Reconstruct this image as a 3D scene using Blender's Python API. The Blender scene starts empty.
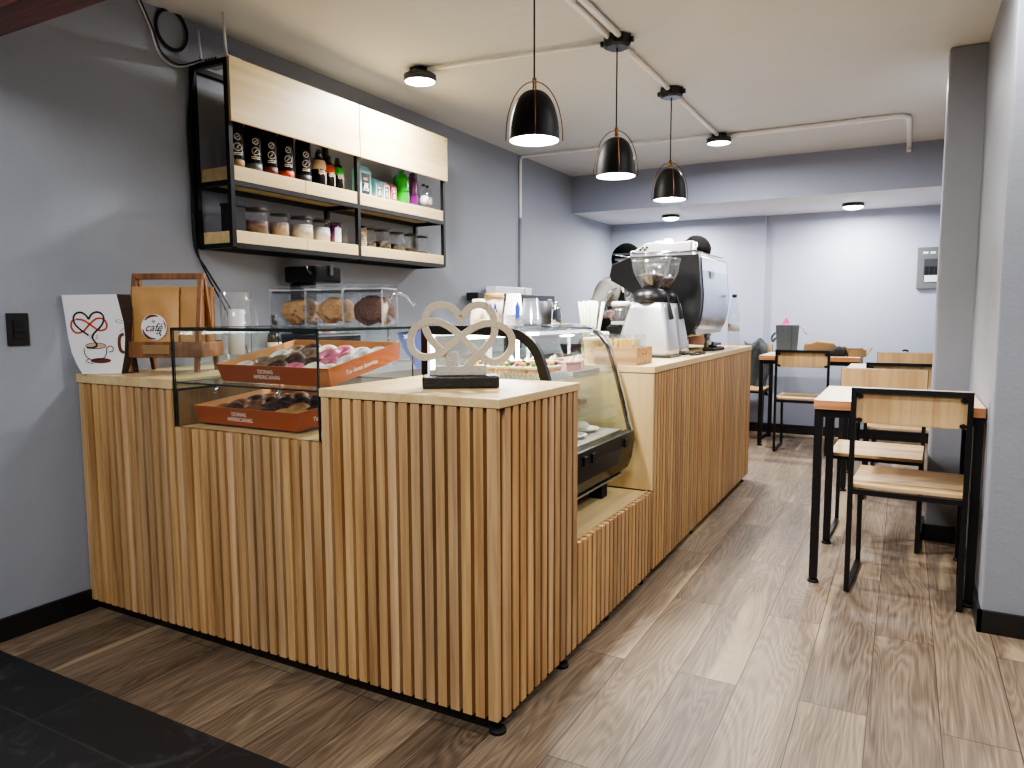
import bpy, bmesh, math, random
from mathutils import Vector, Matrix, Euler
random.seed(7)
PI = math.pi
scn = bpy.context.scene
C = scn.collection

# ------------------------------------------------------------------ materials
def nt(name):
    m = bpy.data.materials.new(name); m.use_nodes = True
    n = m.node_tree; b = n.nodes['Principled BSDF']
    return m, n, b
def srgb(r, g, b):
    f = lambda c: (c/255/12.92) if c/255 <= .04045 else ((c/255+.055)/1.055)**2.4
    return (f(r), f(g), f(b), 1)
def plain(name, col, rough=.5, metal=0, bump=0, bscale=60, var=.06, coat=0, emis=0, ecol=None, spec=.5):
    m, n, b = nt(name)
    L = n.links
    tc = n.nodes.new('ShaderNodeTexCoord')
    no = n.nodes.new('ShaderNodeTexNoise'); no.inputs['Scale'].default_value = bscale*.3; no.inputs['Detail'].default_value = 4
    L.new(tc.outputs['Object'], no.inputs['Vector'])
    mx = n.nodes.new('ShaderNodeMix'); mx.data_type = 'RGBA'
    mx.inputs['A'].default_value = tuple(c*(1-var) for c in col[:3])+(1,)
    mx.inputs['B'].default_value = tuple(min(1, c*(1+var)) for c in col[:3])+(1,)
    L.new(no.outputs['Fac'], mx.inputs['Factor']); L.new(mx.outputs['Result'], b.inputs['Base Color'])
    b.inputs['Roughness'].default_value = rough; b.inputs['Metallic'].default_value = metal
    b.inputs['Specular IOR Level'].default_value = spec
    b.inputs['Coat Weight'].default_value = coat
    if bump:
        n2 = n.nodes.new('ShaderNodeTexNoise'); n2.inputs['Scale'].default_value = bscale; n2.inputs['Detail'].default_value = 6
        L.new(tc.outputs['Object'], n2.inputs['Vector'])
        bp = n.nodes.new('ShaderNodeBump'); bp.inputs['Strength'].default_value = bump; bp.inputs['Distance'].default_value = .01
        L.new(n2.outputs['Fac'], bp.inputs['Height']); L.new(bp.outputs['Normal'], b.inputs['Normal'])
    if emis:
        b.inputs['Emission Color'].default_value = ecol or col; b.inputs['Emission Strength'].default_value = emis
    return m
def wood(name, dark, light, axis=2, fine=1.0, isl=.35, rough=.5, gscale=55, bands=0.0, world=False):
    """straight grained timber: noise stretched along an axis, tone shifted for each loose piece"""
    m, n, b = nt(name); L = n.links
    tc = n.nodes.new('ShaderNodeTexCoord'); mp = n.nodes.new('ShaderNodeMapping')
    s = [gscale*fine]*3; s[axis] = gscale*fine*.045; mp.inputs['Scale'].default_value = s
    geo = n.nodes.new('ShaderNodeNewGeometry')
    ad = n.nodes.new('ShaderNodeVectorMath'); ad.operation = 'ADD'
    sc = n.nodes.new('ShaderNodeMath'); sc.operation = 'MULTIPLY'; sc.inputs[1].default_value = 57
    L.new(geo.outputs['Random Per Island'], sc.inputs[0])
    L.new(tc.outputs['Object'], mp.inputs['Vector']); L.new(mp.outputs['Vector'], ad.inputs[0]); L.new(sc.outputs[0], ad.inputs[1])
    no = n.nodes.new('ShaderNodeTexNoise'); no.inputs['Scale'].default_value = 1; no.inputs['Detail'].default_value = 5; no.inputs['Roughness'].default_value = .6
    no.inputs['Distortion'].default_value = .4
    L.new(ad.outputs[0], no.inputs['Vector'])
    mu = n.nodes.new('ShaderNodeMath'); mu.operation = 'MULTIPLY'; mu.inputs[1].default_value = 30
    si = n.nodes.new('ShaderNodeMath'); si.operation = 'SINE'
    n3 = n.nodes.new('ShaderNodeTexNoise'); n3.inputs['Scale'].default_value = .12; n3.inputs['Detail'].default_value = 1
    L.new(ad.outputs[0], n3.inputs['Vector']); L.new(n3.outputs['Fac'], mu.inputs[0]); L.new(mu.outputs[0], si.inputs[0])
    ma = n.nodes.new('ShaderNodeMath'); ma.operation = 'MULTIPLY_ADD'; ma.inputs[1].default_value = .10+bands
    L.new(si.outputs[0], ma.inputs[0]); L.new(no.outputs['Fac'], ma.inputs[2])
    cr = n.nodes.new('ShaderNodeValToRGB'); cr.color_ramp.elements[0].position = .28; cr.color_ramp.elements[1].position = .72
    cr.color_ramp.elements[0].color = dark; cr.color_ramp.elements[1].color = light
    L.new(ma.outputs[0], cr.inputs['Fac'])
    hs = n.nodes.new('ShaderNodeHueSaturation')
    r2 = n.nodes.new('ShaderNodeMapRange'); r2.inputs['To Min'].default_value = 1-isl; r2.inputs['To Max'].default_value = 1+isl*.7
    L.new(geo.outputs['Random Per Island'], r2.inputs['Value']); L.new(r2.outputs[0], hs.inputs['Value'])
    r3 = n.nodes.new('ShaderNodeMath'); r3.operation = 'FRACT'; r4 = n.nodes.new('ShaderNodeMath'); r4.operation = 'MULTIPLY'; r4.inputs[1].default_value = 7.3
    L.new(geo.outputs['Random Per Island'], r4.inputs[0]); L.new(r4.outputs[0], r3.inputs[0])
    r5 = n.nodes.new('ShaderNodeMapRange'); r5.inputs['To Min'].default_value = 1-isl*.5; r5.inputs['To Max'].default_value = 1+isl*.3
    L.new(r3.outputs[0], r5.inputs['Value']); L.new(r5.outputs[0], hs.inputs['Saturation'])
    L.new(cr.outputs['Color'], hs.inputs['Color']); L.new(hs.outputs['Color'], b.inputs['Base Color'])
    bp = n.nodes.new('ShaderNodeBump'); bp.inputs['Strength'].default_value = .12; bp.inputs['Distance'].default_value = .002
    L.new(no.outputs['Fac'], bp.inputs['Height']); L.new(bp.outputs['Normal'], b.inputs['Normal'])
    b.inputs['Roughness'].default_value = rough
    return m
def glass(name, tint=(1, 1, 1), refl=.8, rough=.02, base=.03, haze=0.0):
    """thin pane: mostly straight-through with a Fresnel reflection"""
    m = bpy.data.materials.new(name); m.use_nodes = True; n = m.node_tree; L = n.links
    for x in list(n.nodes): n.nodes.remove(x)
    o = n.nodes.new('ShaderNodeOutputMaterial'); t = n.nodes.new('ShaderNodeBsdfTransparent'); g = n.nodes.new('ShaderNodeBsdfGlossy')
    t.inputs['Color'].default_value = tint+(1,); g.inputs['Roughness'].default_value = rough
    f = n.nodes.new('ShaderNodeLayerWeight'); f.inputs['Blend'].default_value = .5
    pw = n.nodes.new('ShaderNodeMath'); pw.operation = 'POWER'; pw.inputs[1].default_value = 4.5; L.new(f.outputs['Facing'], pw.inputs[0])
    mr = n.nodes.new('ShaderNodeMapRange'); mr.inputs['To Min'].default_value = base; mr.inputs['To Max'].default_value = refl
    L.new(pw.outputs[0], mr.inputs['Value'])
    mx = n.nodes.new('ShaderNodeMixShader'); L.new(mr.outputs[0], mx.inputs['Fac']); L.new(t.outputs[0], mx.inputs[1]); L.new(g.outputs[0], mx.inputs[2])
    last = mx
    if haze:
        d = n.nodes.new('ShaderNodeBsdfDiffuse'); d.inputs['Color'].default_value = (.8, .82, .85, 1)
        m2 = n.nodes.new('ShaderNodeMixShader'); m2.inputs['Fac'].default_value = haze
        L.new(mx.outputs[0], m2.inputs[1]); L.new(d.outputs[0], m2.inputs[2]); last = m2
    L.new(last.outputs[0], o.inputs['Surface'])
    return m
def floor_mat():
    m, n, b = nt('laminate_floor'); L = n.links
    N = lambda t: n.nodes.new(t)
    tc = N('ShaderNodeTexCoord'); mp = N('ShaderNodeMapping'); mp.inputs['Rotation'].default_value = (0, 0, -PI/2)
    mp.inputs['Location'].default_value = (-.0, .0, 0)
    sx = N('ShaderNodeSeparateXYZ'); L.new(tc.outputs['Object'], sx.inputs[0])
    ax = N('ShaderNodeMath'); ax.operation = 'ADD'; ax.inputs[1].default_value = 10.19 ; L.new(sx.outputs['Y'], ax.inputs[0])
    ay = N('ShaderNodeMath'); ay.operation = 'ADD'; ay.inputs[1].default_value = 9.55; L.new(sx.outputs['X'], ay.inputs[0])
    cb = N('ShaderNodeCombineXYZ'); L.new(ax.outputs[0], cb.inputs['X']); L.new(ay.outputs[0], cb.inputs['Y'])
    br = N('ShaderNodeTexBrick'); L.new(cb.outputs[0], br.inputs['Vector'])
    br.inputs['Scale'].default_value = 1; br.inputs['Brick Width'].default_value = 1.25; br.inputs['Row Height'].default_value = .19
    br.inputs['Mortar Size'].default_value = .0016; br.inputs['Mortar Smooth'].default_value = .1; br.offset = .5
    br.inputs['Color1'].default_value = (0, 0, 0, 1); br.inputs['Color2'].default_value = (1, 1, 1, 1); br.inputs['Mortar'].default_value = (.5, .5, .5, 1)
    # per plank shift of the grain
    mu = N('ShaderNodeVectorMath'); mu.operation = 'SCALE'; mu.inputs['Scale'].default_value = 37; L.new(br.outputs['Color'], mu.inputs[0])
    m1 = N('ShaderNodeMapping'); m1.inputs['Scale'].default_value = (.75, 6.0, 1); L.new(cb.outputs[0], m1.inputs['Vector'])
    ad = N('ShaderNodeVectorMath'); ad.operation = 'ADD'; L.new(m1.outputs[0], ad.inputs[0]); L.new(mu.outputs[0], ad.inputs[1])
    no = N('ShaderNodeTexNoise'); no.inputs['Scale'].default_value = 1.15; no.inputs['Detail'].default_value = 2.2; no.inputs['Roughness'].default_value = .42; no.inputs['Distortion'].default_value = .5
    L.new(ad.outputs[0], no.inputs['Vector'])
    rg = N('ShaderNodeMath'); rg.operation = 'MULTIPLY'; rg.inputs[1].default_value = 130; L.new(no.outputs['Fac'], rg.inputs[0])
    si = N('ShaderNodeMath'); si.operation = 'SINE'; L.new(rg.outputs[0], si.inputs[0])
    m2 = N('ShaderNodeMapping'); m2.inputs['Scale'].default_value = (4, 170, 1); L.new(cb.outputs[0], m2.inputs['Vector'])
    fn = N('ShaderNodeTexNoise'); fn.inputs['Scale'].default_value = 1; fn.inputs['Detail'].default_value = 4; L.new(m2.outputs[0], fn.inputs['Vector'])
    n3 = N('ShaderNodeTexNoise'); n3.inputs['Scale'].default_value = .8; n3.inputs['Detail'].default_value = 1.5; n3.inputs['Distortion'].default_value = .3
    a3 = N('ShaderNodeVectorMath'); a3.operation = 'ADD'; a3.inputs[1].default_value = (4.3, 9.1, 2); L.new(ad.outputs[0], a3.inputs[0]); L.new(a3.outputs[0], n3.inputs['Vector'])
    # base tone by broad noise + plank tone
    cr = N('ShaderNodeValToRGB'); e = cr.color_ramp.elements
    e[0].position = .22; e[0].color = srgb(68, 56, 45); e[1].position = .84; e[1].color = srgb(158, 140, 117)
    x = e.new(.5); x.color = srgb(113, 97, 80)
    sm = N('ShaderNodeMath'); sm.operation = 'MULTIPLY_ADD'; sm.inputs[1].default_value = .065; L.new(si.outputs[0], sm.inputs[0])
    s2 = N('ShaderNodeMath'); s2.operation = 'MULTIPLY_ADD'; s2.inputs[1].default_value = .62; L.new(fn.outputs['Fac'], s2.inputs[0])
    s3 = N('ShaderNodeMath'); s3.operation = 'MULTIPLY_ADD'; s3.inputs[1].default_value = .20; s3.inputs[2].default_value = -.15
    L.new(br.outputs['Color'], s3.inputs[0]); L.new(s3.outputs[0], s2.inputs[2])
    s4 = N('ShaderNodeMath'); s4.operation = 'MULTIPLY_ADD'; s4.inputs[1].default_value = .45; L.new(no.outputs['Fac'], s4.inputs[0]); L.new(s2.outputs[0], s4.inputs[2])
    L.new(s4.outputs[0], sm.inputs[2]); L.new(sm.outputs[0], cr.inputs['Fac'])
    # pale sapwood streaks
    sp = N('ShaderNodeMapRange'); sp.inputs['From Min'].default_value = .62; sp.inputs['From Max'].default_value = .66; L.new(n3.outputs['Fac'], sp.inputs['Value'])
    spm = N('ShaderNodeMath'); spm.operation = 'MULTIPLY'; spm.inputs[1].default_value = .5; L.new(sp.outputs[0], spm.inputs[0])
    mx = N('ShaderNodeMix'); mx.data_type = 'RGBA'; L.new(spm.outputs[0], mx.inputs['Factor']); L.new(cr.outputs['Color'], mx.inputs['A']); mx.inputs['B'].default_value = srgb(184, 162, 130)
    mo = N('ShaderNodeMix'); mo.data_type = 'RGBA'; L.new(br.outputs['Fac'], mo.inputs['Factor']); L.new(mx.outputs['Result'], mo.inputs['A']); mo.inputs['B'].default_value = srgb(60, 45, 36)
    L.new(mo.outputs['Result'], b.inputs['Base Color'])
    b.inputs['Roughness'].default_value = .52
    bp = N('ShaderNodeBump'); bp.inputs['Strength'].default_value = .35; bp.inputs['Distance'].default_value = .002
    L.new(sm.outputs[0], bp.inputs['Height']); L.new(bp.outputs['Normal'], b.inputs['Normal'])
    return m
def tile_mat():
    m, n, b = nt('dark_stone_tile'); L = n.links; N = lambda t: n.nodes.new(t)
    tc = N('ShaderNodeTexCoord')
    mp = N('ShaderNodeMapping'); mp.inputs['Location'].default_value = (.43, .09, 0); L.new(tc.outputs['Object'], mp.inputs['Vector'])
    br = N('ShaderNodeTexBrick'); L.new(mp.outputs[0], br.inputs['Vector']); br.offset = 0
    br.inputs['Scale'].default_value = 1; br.inputs['Brick Width'].default_value = .6; br.inputs['Row Height'].default_value = .6; br.inputs['Mortar Size'].default_value = .003
    br.inputs['Color1'].default_value = srgb(30, 31, 33); br.inputs['Color2'].default_value = srgb(37, 37, 39); br.inputs['Mortar'].default_value = srgb(54, 53, 50)
    no = N('ShaderNodeTexNoise'); no.inputs['Scale'].default_value = 5; no.inputs['Detail'].default_value = 8; no.inputs['Roughness'].default_value = .7; no.inputs['Distortion'].default_value = 1.2
    L.new(tc.outputs['Object'], no.inputs['Vector'])
    cr = N('ShaderNodeValToRGB'); cr.color_ramp.elements[0].position = .55; cr.color_ramp.elements[1].position = .8
    cr.color_ramp.elements[0].color = (0, 0, 0, 1); cr.color_ramp.elements[1].color = (.06, .06, .06, 1)
    L.new(no.outputs['Fac'], cr.inputs['Fac'])
    mx = N('ShaderNodeMix'); mx.data_type = 'RGBA'; mx.blend_type = 'ADD'; mx.inputs['Factor'].default_value = 1
    L.new(br.outputs['Color'], mx.inputs['A']); L.new(cr.outputs['Color'], mx.inputs['B']); L.new(mx.outputs['Result'], b.inputs['Base Color'])
    b.inputs['Roughness'].default_value = .5
    return m
def paint_mat(name, c1, c2, bump=.25):
    m, n, b = nt(name); L = n.links; N = lambda t: n.nodes.new(t)
    tc = N('ShaderNodeTexCoord')
    a = N('ShaderNodeTexNoise'); a.inputs['Scale'].default_value = 1.3; a.inputs['Detail'].default_value = 5; L.new(tc.outputs['Object'], a.inputs['Vector'])
    mx = N('ShaderNodeMix'); mx.data_type = 'RGBA'; mx.inputs['A'].default_value = c1; mx.inputs['B'].default_value = c2
    L.new(a.outputs['Fac'], mx.inputs['Factor']); L.new(mx.outputs['Result'], b.inputs['Base Color'])
    f = N('ShaderNodeTexNoise'); f.inputs['Scale'].default_value = 90; f.inputs['Detail'].default_value = 5; L.new(tc.outputs['Object'], f.inputs['Vector'])
    g = N('ShaderNodeTexNoise'); g.inputs['Scale'].default_value = 9; g.inputs['Detail'].default_value = 4; L.new(tc.outputs['Object'], g.inputs['Vector'])
    ad = N('ShaderNodeMath'); ad.operation = 'MULTIPLY_ADD'; ad.inputs[1].default_value = 3; L.new(g.outputs['Fac'], ad.inputs[0]); L.new(f.outputs['Fac'], ad.inputs[2])
    bp = N('ShaderNodeBump'); bp.inputs['Strength'].default_value = bump; bp.inputs['Distance'].default_value = .004
    L.new(ad.outputs[0], bp.inputs['Height']); L.new(bp.outputs['Normal'], b.inputs['Normal'])
    b.inputs['Roughness'].default_value = .65; b.inputs['Specular IOR Level'].default_value = .3
    return m

M = {}
M['floor'] = floor_mat(); M['tile'] = tile_mat()
M['wall'] = paint_mat('blue_grey_paint', srgb(139, 144, 154), srgb(150, 155, 166))
M['wall_back'] = paint_mat('pale_blue_grey_paint', srgb(160, 166, 184), srgb(170, 176, 194), .15)
M['beam'] = paint_mat('grey_beam_paint', srgb(146, 152, 170), srgb(156, 162, 180), .15)
M['wall_right'] = paint_mat('grey_plaster', srgb(134, 137, 146), srgb(146, 149, 158))
M['ceil'] = paint_mat('ceiling_plaster', srgb(200, 201, 199), srgb(214, 215, 213), .35)
M['lowceil'] = paint_mat('white_plaster', srgb(205, 207, 212), srgb(215, 217, 222), .15)
M['base'] = plain('black_baseboard', srgb(24, 22, 22), .4)
M['slat'] = wood('slat_pine', srgb(164, 124, 82), srgb(210, 172, 122), 2, isl=.18)
M['backing'] = wood('backing_board', srgb(136, 98, 58), srgb(166, 124, 78), 2, isl=.05)
M['top'] = wood('worktop_plywood', srgb(200, 170, 120), srgb(226, 200, 150), 1, fine=.5, isl=.02, rough=.35)
M['ply'] = wood('plywood_panel', srgb(202, 176, 124), srgb(226, 204, 154), 1, fine=.35, isl=.03, rough=.45)
M['plyz'] = wood('plywood_upright', srgb(192, 162, 108), srgb(220, 192, 138), 2, fine=.35, isl=.03, rough=.45)
M['shelfwood'] = wood('shelf_pine', srgb(206, 178, 126), srgb(230, 206, 156), 1, fine=.5, isl=.04)
M['seat'] = wood('chair_plywood', srgb(178, 144, 98), srgb(214, 182, 134), 0, fine=.6, isl=.03)
M['backply'] = wood('chair_back_plywood', srgb(172, 138, 92), srgb(206, 174, 124), 2, fine=.6, isl=.03)
M['ttop'] = wood('table_pine', srgb(214, 180, 140), srgb(238, 212, 176), 1, fine=.6, isl=.03, rough=.35)
M['tedge'] = wood('table_edge_pine', srgb(168, 112, 70), srgb(214, 160, 112), 0, fine=1, isl=.05)
M['rackwood'] = wood('rack_wood', srgb(104, 66, 38), srgb(150, 100, 60), 2, isl=.12)
M['cratewood'] = wood('crate_wood', srgb(150, 112, 66), srgb(194, 154, 102), 0, isl=.1)
M['mahog'] = wood('mahogany', srgb(84, 44, 42), srgb(134, 72, 64), 0, isl=.25)
M['black'] = plain('black_steel', srgb(20, 20, 22), .4, .3)
M['dark'] = plain('black_plastic', srgb(18, 18, 20), .35)
M['rubber'] = plain('black_rubber', srgb(12, 12, 12), .7)
M['darkgrey'] = plain('dark_grey', srgb(52, 54, 58), .5)
M['midgrey'] = plain('mid_grey', srgb(96, 100, 104), .5)
M['white'] = plain('white_gloss', srgb(232, 232, 232), .3)
M['paper'] = plain('white_paper', srgb(226, 224, 226), .7, var=.02)
M['cream'] = plain('cream_card', srgb(226, 210, 180), .6)
M['kraft'] = plain('kraft_paper', srgb(186, 142, 88), .5, bump=.4, bscale=14)
M['kraft2'] = plain('brown_paper', srgb(140, 112, 76), .7, bump=.6, bscale=10)
M['chrome'] = plain('chrome', srgb(205, 210, 218), .12, 1, var=.01)
M['steel'] = plain('brushed_steel', srgb(196, 198, 202), .34, .75, var=.03)
M['tealglass'] = plain('glass_edge', srgb(16, 34, 30), .25)
M['acryledge'] = glass('acrylic_edge_glint', (.9, .92, .95), .9, base=.12, haze=.2)  # pale haze paints the bright highlight along the jar edges
M['pane'] = glass('clear_pane', (.97, .99, .98), .7, base=.03)
M['curvepane'] = glass('curved_pane', (.95, .98, .96), .85, base=.06)
M['acrylic'] = glass('clear_acrylic', (.97, .98, .99), .9, base=.05, haze=.012)
M['thinpl'] = glass('clear_plastic', (.95, .96, .98), .95, .06, base=.06, haze=.035)
M['orange'] = plain('orange_card', srgb(156, 72, 28), .45)
M['orange_in'] = plain('card_inside', srgb(206, 150, 96), .6)
M['whitetxt'] = plain('white_print', srgb(240, 228, 214), .6, var=0)
M['cement'] = plain('pale_cement', srgb(184, 172, 150), .75, bump=.5, bscale=120, var=.08)
M['cement2'] = plain('grey_cement', srgb(176, 170, 160), .8, bump=.6, bscale=150, var=.08)
M['granite'] = plain('black_stone', srgb(26, 23, 22), .35, var=.3, bump=.3, bscale=120)
M['brass'] = plain('brass', srgb(128, 92, 56), .35, .9)
M['shade'] = plain('matt_black_shade', srgb(14, 15, 16), .5, spec=.3)
M['shade_in'] = plain('white_shade_inside', srgb(240, 240, 240), .5, emis=2.5, ecol=(1, .97, .92, 1))
M['led'] = plain('led_diffuser', (1, 1, 1, 1), .5, emis=14, ecol=(1, .98, .95, 1), var=0)
M['bulb'] = plain('bulb_glow', (1, 1, 1, 1), .5, emis=30, ecol=(1, .97, .9, 1), var=0)
M['fridgeled'] = plain('fridge_light', (1, 1, 1, 1), .5, emis=16, ecol=(.95, .98, 1, 1), var=0)
M['pvc'] = plain('white_conduit', srgb(246, 244, 240), .4)
M['greypvc'] = plain('painted_conduit', srgb(140, 144, 156), .5)
M['skin'] = plain('skin', srgb(178, 126, 100), .5, var=.04)
M['hair'] = plain('dark_hair', srgb(10, 9, 9), .8, bump=.8, bscale=200, spec=.15)
M['beanie'] = plain('black_knit', srgb(9, 9, 11), .95, bump=.8, bscale=160, spec=.1)
M['greyfab'] = plain('grey_sweatshirt', srgb(150, 148, 142), .9, bump=.3, bscale=60)
M['blackfab'] = plain('black_cloth', srgb(20, 20, 22), .9, bump=.5, bscale=40)
M['whitefab'] = plain('white_cloth', srgb(222, 220, 216), .9)
M['jeans'] = plain('dark_trousers', srgb(34, 38, 50), .9)
M['blue'] = plain('blue_ink', srgb(34, 66, 176), .5)
M['navy'] = plain('navy_ink', srgb(34, 44, 100), .6)
M['red'] = plain('red_ink', srgb(178, 62, 34), .6)
M['ink'] = plain('dark_brown_ink', srgb(40, 22, 16), .6)
M['brownink'] = plain('brown_ink', srgb(98, 44, 30), .6)
M['tan'] = plain('tan_ink', srgb(196, 166, 136), .6)
M['green'] = plain('green_plastic', srgb(20, 150, 24), .25, coat=.5)
M['purple'] = plain('purple_plastic', srgb(96, 24, 96), .25, coat=.5)
M['redpl'] = plain('red_plastic', srgb(168, 28, 34), .3, coat=.5)
M['blackgl'] = plain('black_gloss', srgb(12, 12, 13), .22, spec=.4)
M['fridgebase'] = plain('black_base_panel', srgb(8, 8, 9), .14, spec=.1)
M['cyan'] = plain('cyan_card', srgb(132, 200, 214), .5)
M['pinkpk'] = plain('pink_card', srgb(206, 110, 112), .5)
M['pink'] = plain('pink_icing', srgb(204, 110, 138), .4)
M['cookie'] = plain('cookie', srgb(190, 146, 92), .85, bump=1, bscale=90, var=.25)
M['cookied'] = plain('chocolate_cookie', srgb(92, 54, 34), .85, bump=1, bscale=90, var=.3)
M['choc'] = plain('chocolate_icing', srgb(70, 40, 28), .6, var=.15)
M['dough'] = plain('fried_dough', srgb(190, 142, 84), .7, bump=.4, bscale=60)
M['sugar'] = plain('sugar', srgb(226, 222, 214), .9, bump=1, bscale=150, var=.1)
M['taupe'] = plain('taupe_icing', srgb(128, 106, 84), .5, var=.2)
M['maple'] = plain('maple_icing', srgb(126, 74, 42), .6, var=.15)
M['beans'] = plain('coffee_beans', srgb(34, 18, 12), .5, bump=1, bscale=120, var=.5)
M['cacao'] = plain('cocoa_powder', srgb(98, 70, 54), .9)
M['tanpow'] = plain('tan_powder', srgb(166, 138, 116), .9)
M['creampow'] = plain('cream_powder', srgb(206, 194, 176), .9)
M['whitepow'] = plain('white_powder', srgb(222, 220, 216), .9)
M['yellow'] = plain('yellow_paper', srgb(220, 186, 96), .7, var=.1)
M['strawgreen'] = plain('pale_straw', srgb(214, 226, 202), .5)
M['strawwhite'] = plain('white_straw', srgb(236, 238, 234), .5)
M['bluecloth'] = plain('blue_cloth', srgb(122, 140, 206), .9)
M['greybag'] = plain('grey_gift_bag', srgb(76, 82, 86), .8, bump=.4, bscale=40)
M['coat'] = plain('mottled_grey_coat', srgb(58, 63, 64), .95, bump=.8, bscale=30, var=.6)
M['hotpink'] = plain('pink_tissue', srgb(216, 74, 150), .7)
M['mirror'] = plain('dark_mirror', srgb(176, 184, 198), .24, .85)
M['scene_counter'] = plain('steel_counter', srgb(150, 152, 156), .35, .7)
M['jargrey'] = plain('dark_seal', srgb(40, 40, 42), .4)
M['fruit_r'] = plain('strawberry', srgb(190, 30, 34), .3)
M['fruit_y'] = plain('mango', srgb(232, 176, 40), .3)
M['fruit_g'] = plain('kiwi', srgb(96, 160, 52), .3)
M['cakecream'] = plain('cream_icing', srgb(234, 224, 200), .5)
M['cakepink'] = plain('pink_cake', srgb(206, 150, 140), .6)

# ------------------------------------------------------------------ geometry helpers
class MB:
    """collects shapes; build() links them as ONE mesh object"""
    def __init__(s): s.v = []; s.f = []; s.mi = []; s.sm = []
    def add(s, vs, fs, mi=0, smooth=False, mat=None):
        o = len(s.v)
        for p in vs:
            p = Vector(p)
            s.v.append(mat @ p if mat else p)
        for i, f in enumerate(fs):
            s.f.append([o+k for k in f]); s.mi.append(mi[i] if isinstance(mi, list) else mi); s.sm.append(smooth)
        return s
    def box(s, x0, x1, y0, y1, z0, z1, mi=0, mat=None):
        v = [(x0,y0,z0),(x1,y0,z0),(x1,y1,z0),(x0,y1,z0),(x0,y0,z1),(x1,y0,z1),(x1,y1,z1),(x0,y1,z1)]
        f = [(0,3,2,1),(4,5,6,7),(0,1,5,4),(1,2,6,5),(2,3,7,6),(3,0,4,7)]   # bottom top front right back left
        return s.add(v, f, mi, False, mat)
    def bar(s, p, q, w, h=None, mi=0):
        """square bar between two points"""
        p, q = Vector(p), Vector(q); d = q-p; L = d.length; h = h or w
        r = d.to_track_quat('Z', 'Y').to_matrix().to_4x4() if abs(d.normalized().z) < .999999 else Matrix.Identity(4)
        if abs(d.normalized().z) >= .999999 and d.z < 0: p, q = q, p
        return s.box(-w/2, w/2, -h/2, h/2, 0, L, mi, Matrix.Translation(p) @ r)
    def cyl(s, p, q, r0, r1=None, n=16, mi=0, caps=True, smooth=True):
        p, q = Vector(p), Vector(q); r1 = r0 if r1 is None else r1; d = q-p
        m = Matrix.Translation(p) @ d.to_track_quat('Z', 'Y').to_matrix().to_4x4(); L = d.length
        vs = [(r0*math.cos(2*PI*i/n), r0*math.sin(2*PI*i/n), 0) for i in range(n)] + [(r1*math.cos(2*PI*i/n), r1*math.sin(2*PI*i/n), L) for i in range(n)]
        s.add(vs, [(i, (i+1) % n, n+(i+1) % n, n+i) for i in range(n)], mi, smooth, m)
        if caps: s.add(vs, [tuple(range(n-1, -1, -1)), tuple(range(n, 2*n))], mi, False, m)
        return s
    def lathe(s, prof, n=24, mi=0, loc=(0,0,0), smooth=True, sx=1, sy=1):
        vs = []; fs = []; k = len(prof)
        for i in range(n):
            a = 2*PI*i/n
            for r, z in prof: vs.append((loc[0]+sx*r*math.cos(a), loc[1]+sy*r*math.sin(a), loc[2]+z))
        mis = []
        for i in range(n):
            for j in range(k-1):
                a, b = i*k+j, ((i+1) % n)*k+j
                fs.append((a, b, b+1, a+1)); mis.append(mi[j] if isinstance(mi, list) else mi)
        return s.add(vs, fs, mis, smooth)
    def tube(s, pts, r, n=8, mi=0, closed=False, rect=None, up=None, caps=True):
        """sweep a circle (or rect=(w,h)) along points"""
        P = [Vector(p) for p in pts]; k = len(P); rings = []
        upv = Vector(up) if up else None
        prev = None
        for i in range(k):
            if closed: t = P[(i+1) % k]-P[i-1]
            else: t = P[min(i+1, k-1)]-P[max(i-1, 0)]
            t.normalize()
            if upv is not None: a = upv - t*upv.dot(t)
            elif prev is None:
                a = Vector((0,0,1)) - t*t.z
                if a.length < .1: a = Vector((1,0,0)) - t*t.x
            else: a = prev - t*prev.dot(t)
            a.normalize(); prev = a; b = t.cross(a)
            rr = r[i] if isinstance(r, (list, tuple)) else r
            if rect: ring = [P[i]+b*rect[0]/2*u+a*rect[1]/2*w for u, w in ((-1,-1),(1,-1),(1,1),(-1,1))]
            else: ring = [P[i]+(a*math.cos(2*PI*j/n)+b*math.sin(2*PI*j/n))*rr for j in range(n)]
            rings.append(ring)
        m = len(rings[0]); vs = [p for g in rings for p in g]; fs = []
        for i in range(k if closed else k-1):
            for j in range(m):
                fs.append((i*m+j, i*m+(j+1) % m, ((i+1) % k)*m+(j+1) % m, ((i+1) % k)*m+j))
        s.add(vs, fs, mi, not rect)
        if not closed and caps: s.add(vs, [tuple(range(m-1, -1, -1)), tuple((k-1)*m+j for j in range(m))], mi)
        return s
    def prism(s, poly, d0, d1, plane='XZ', mi=0, smooth=False, caps=True):
        """extrude a 2D polygon; XZ -> along Y, YZ -> along X, XY -> along Z"""
        f = {'XZ': lambda a, b, d: (a, d, b), 'YZ': lambda a, b, d: (d, a, b), 'XY': lambda a, b, d: (a, b, d)}[plane]
        n = len(poly); vs = [f(a, b, d0) for a, b in poly]+[f(a, b, d1) for a, b in poly]
        s.add(vs, [(i, (i+1) % n, n+(i+1) % n, n+i) for i in range(n)], mi, smooth)
        if caps: s.add(vs, [tuple(range(n-1, -1, -1)), tuple(range(n, 2*n))], mi)
        return s
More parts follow.
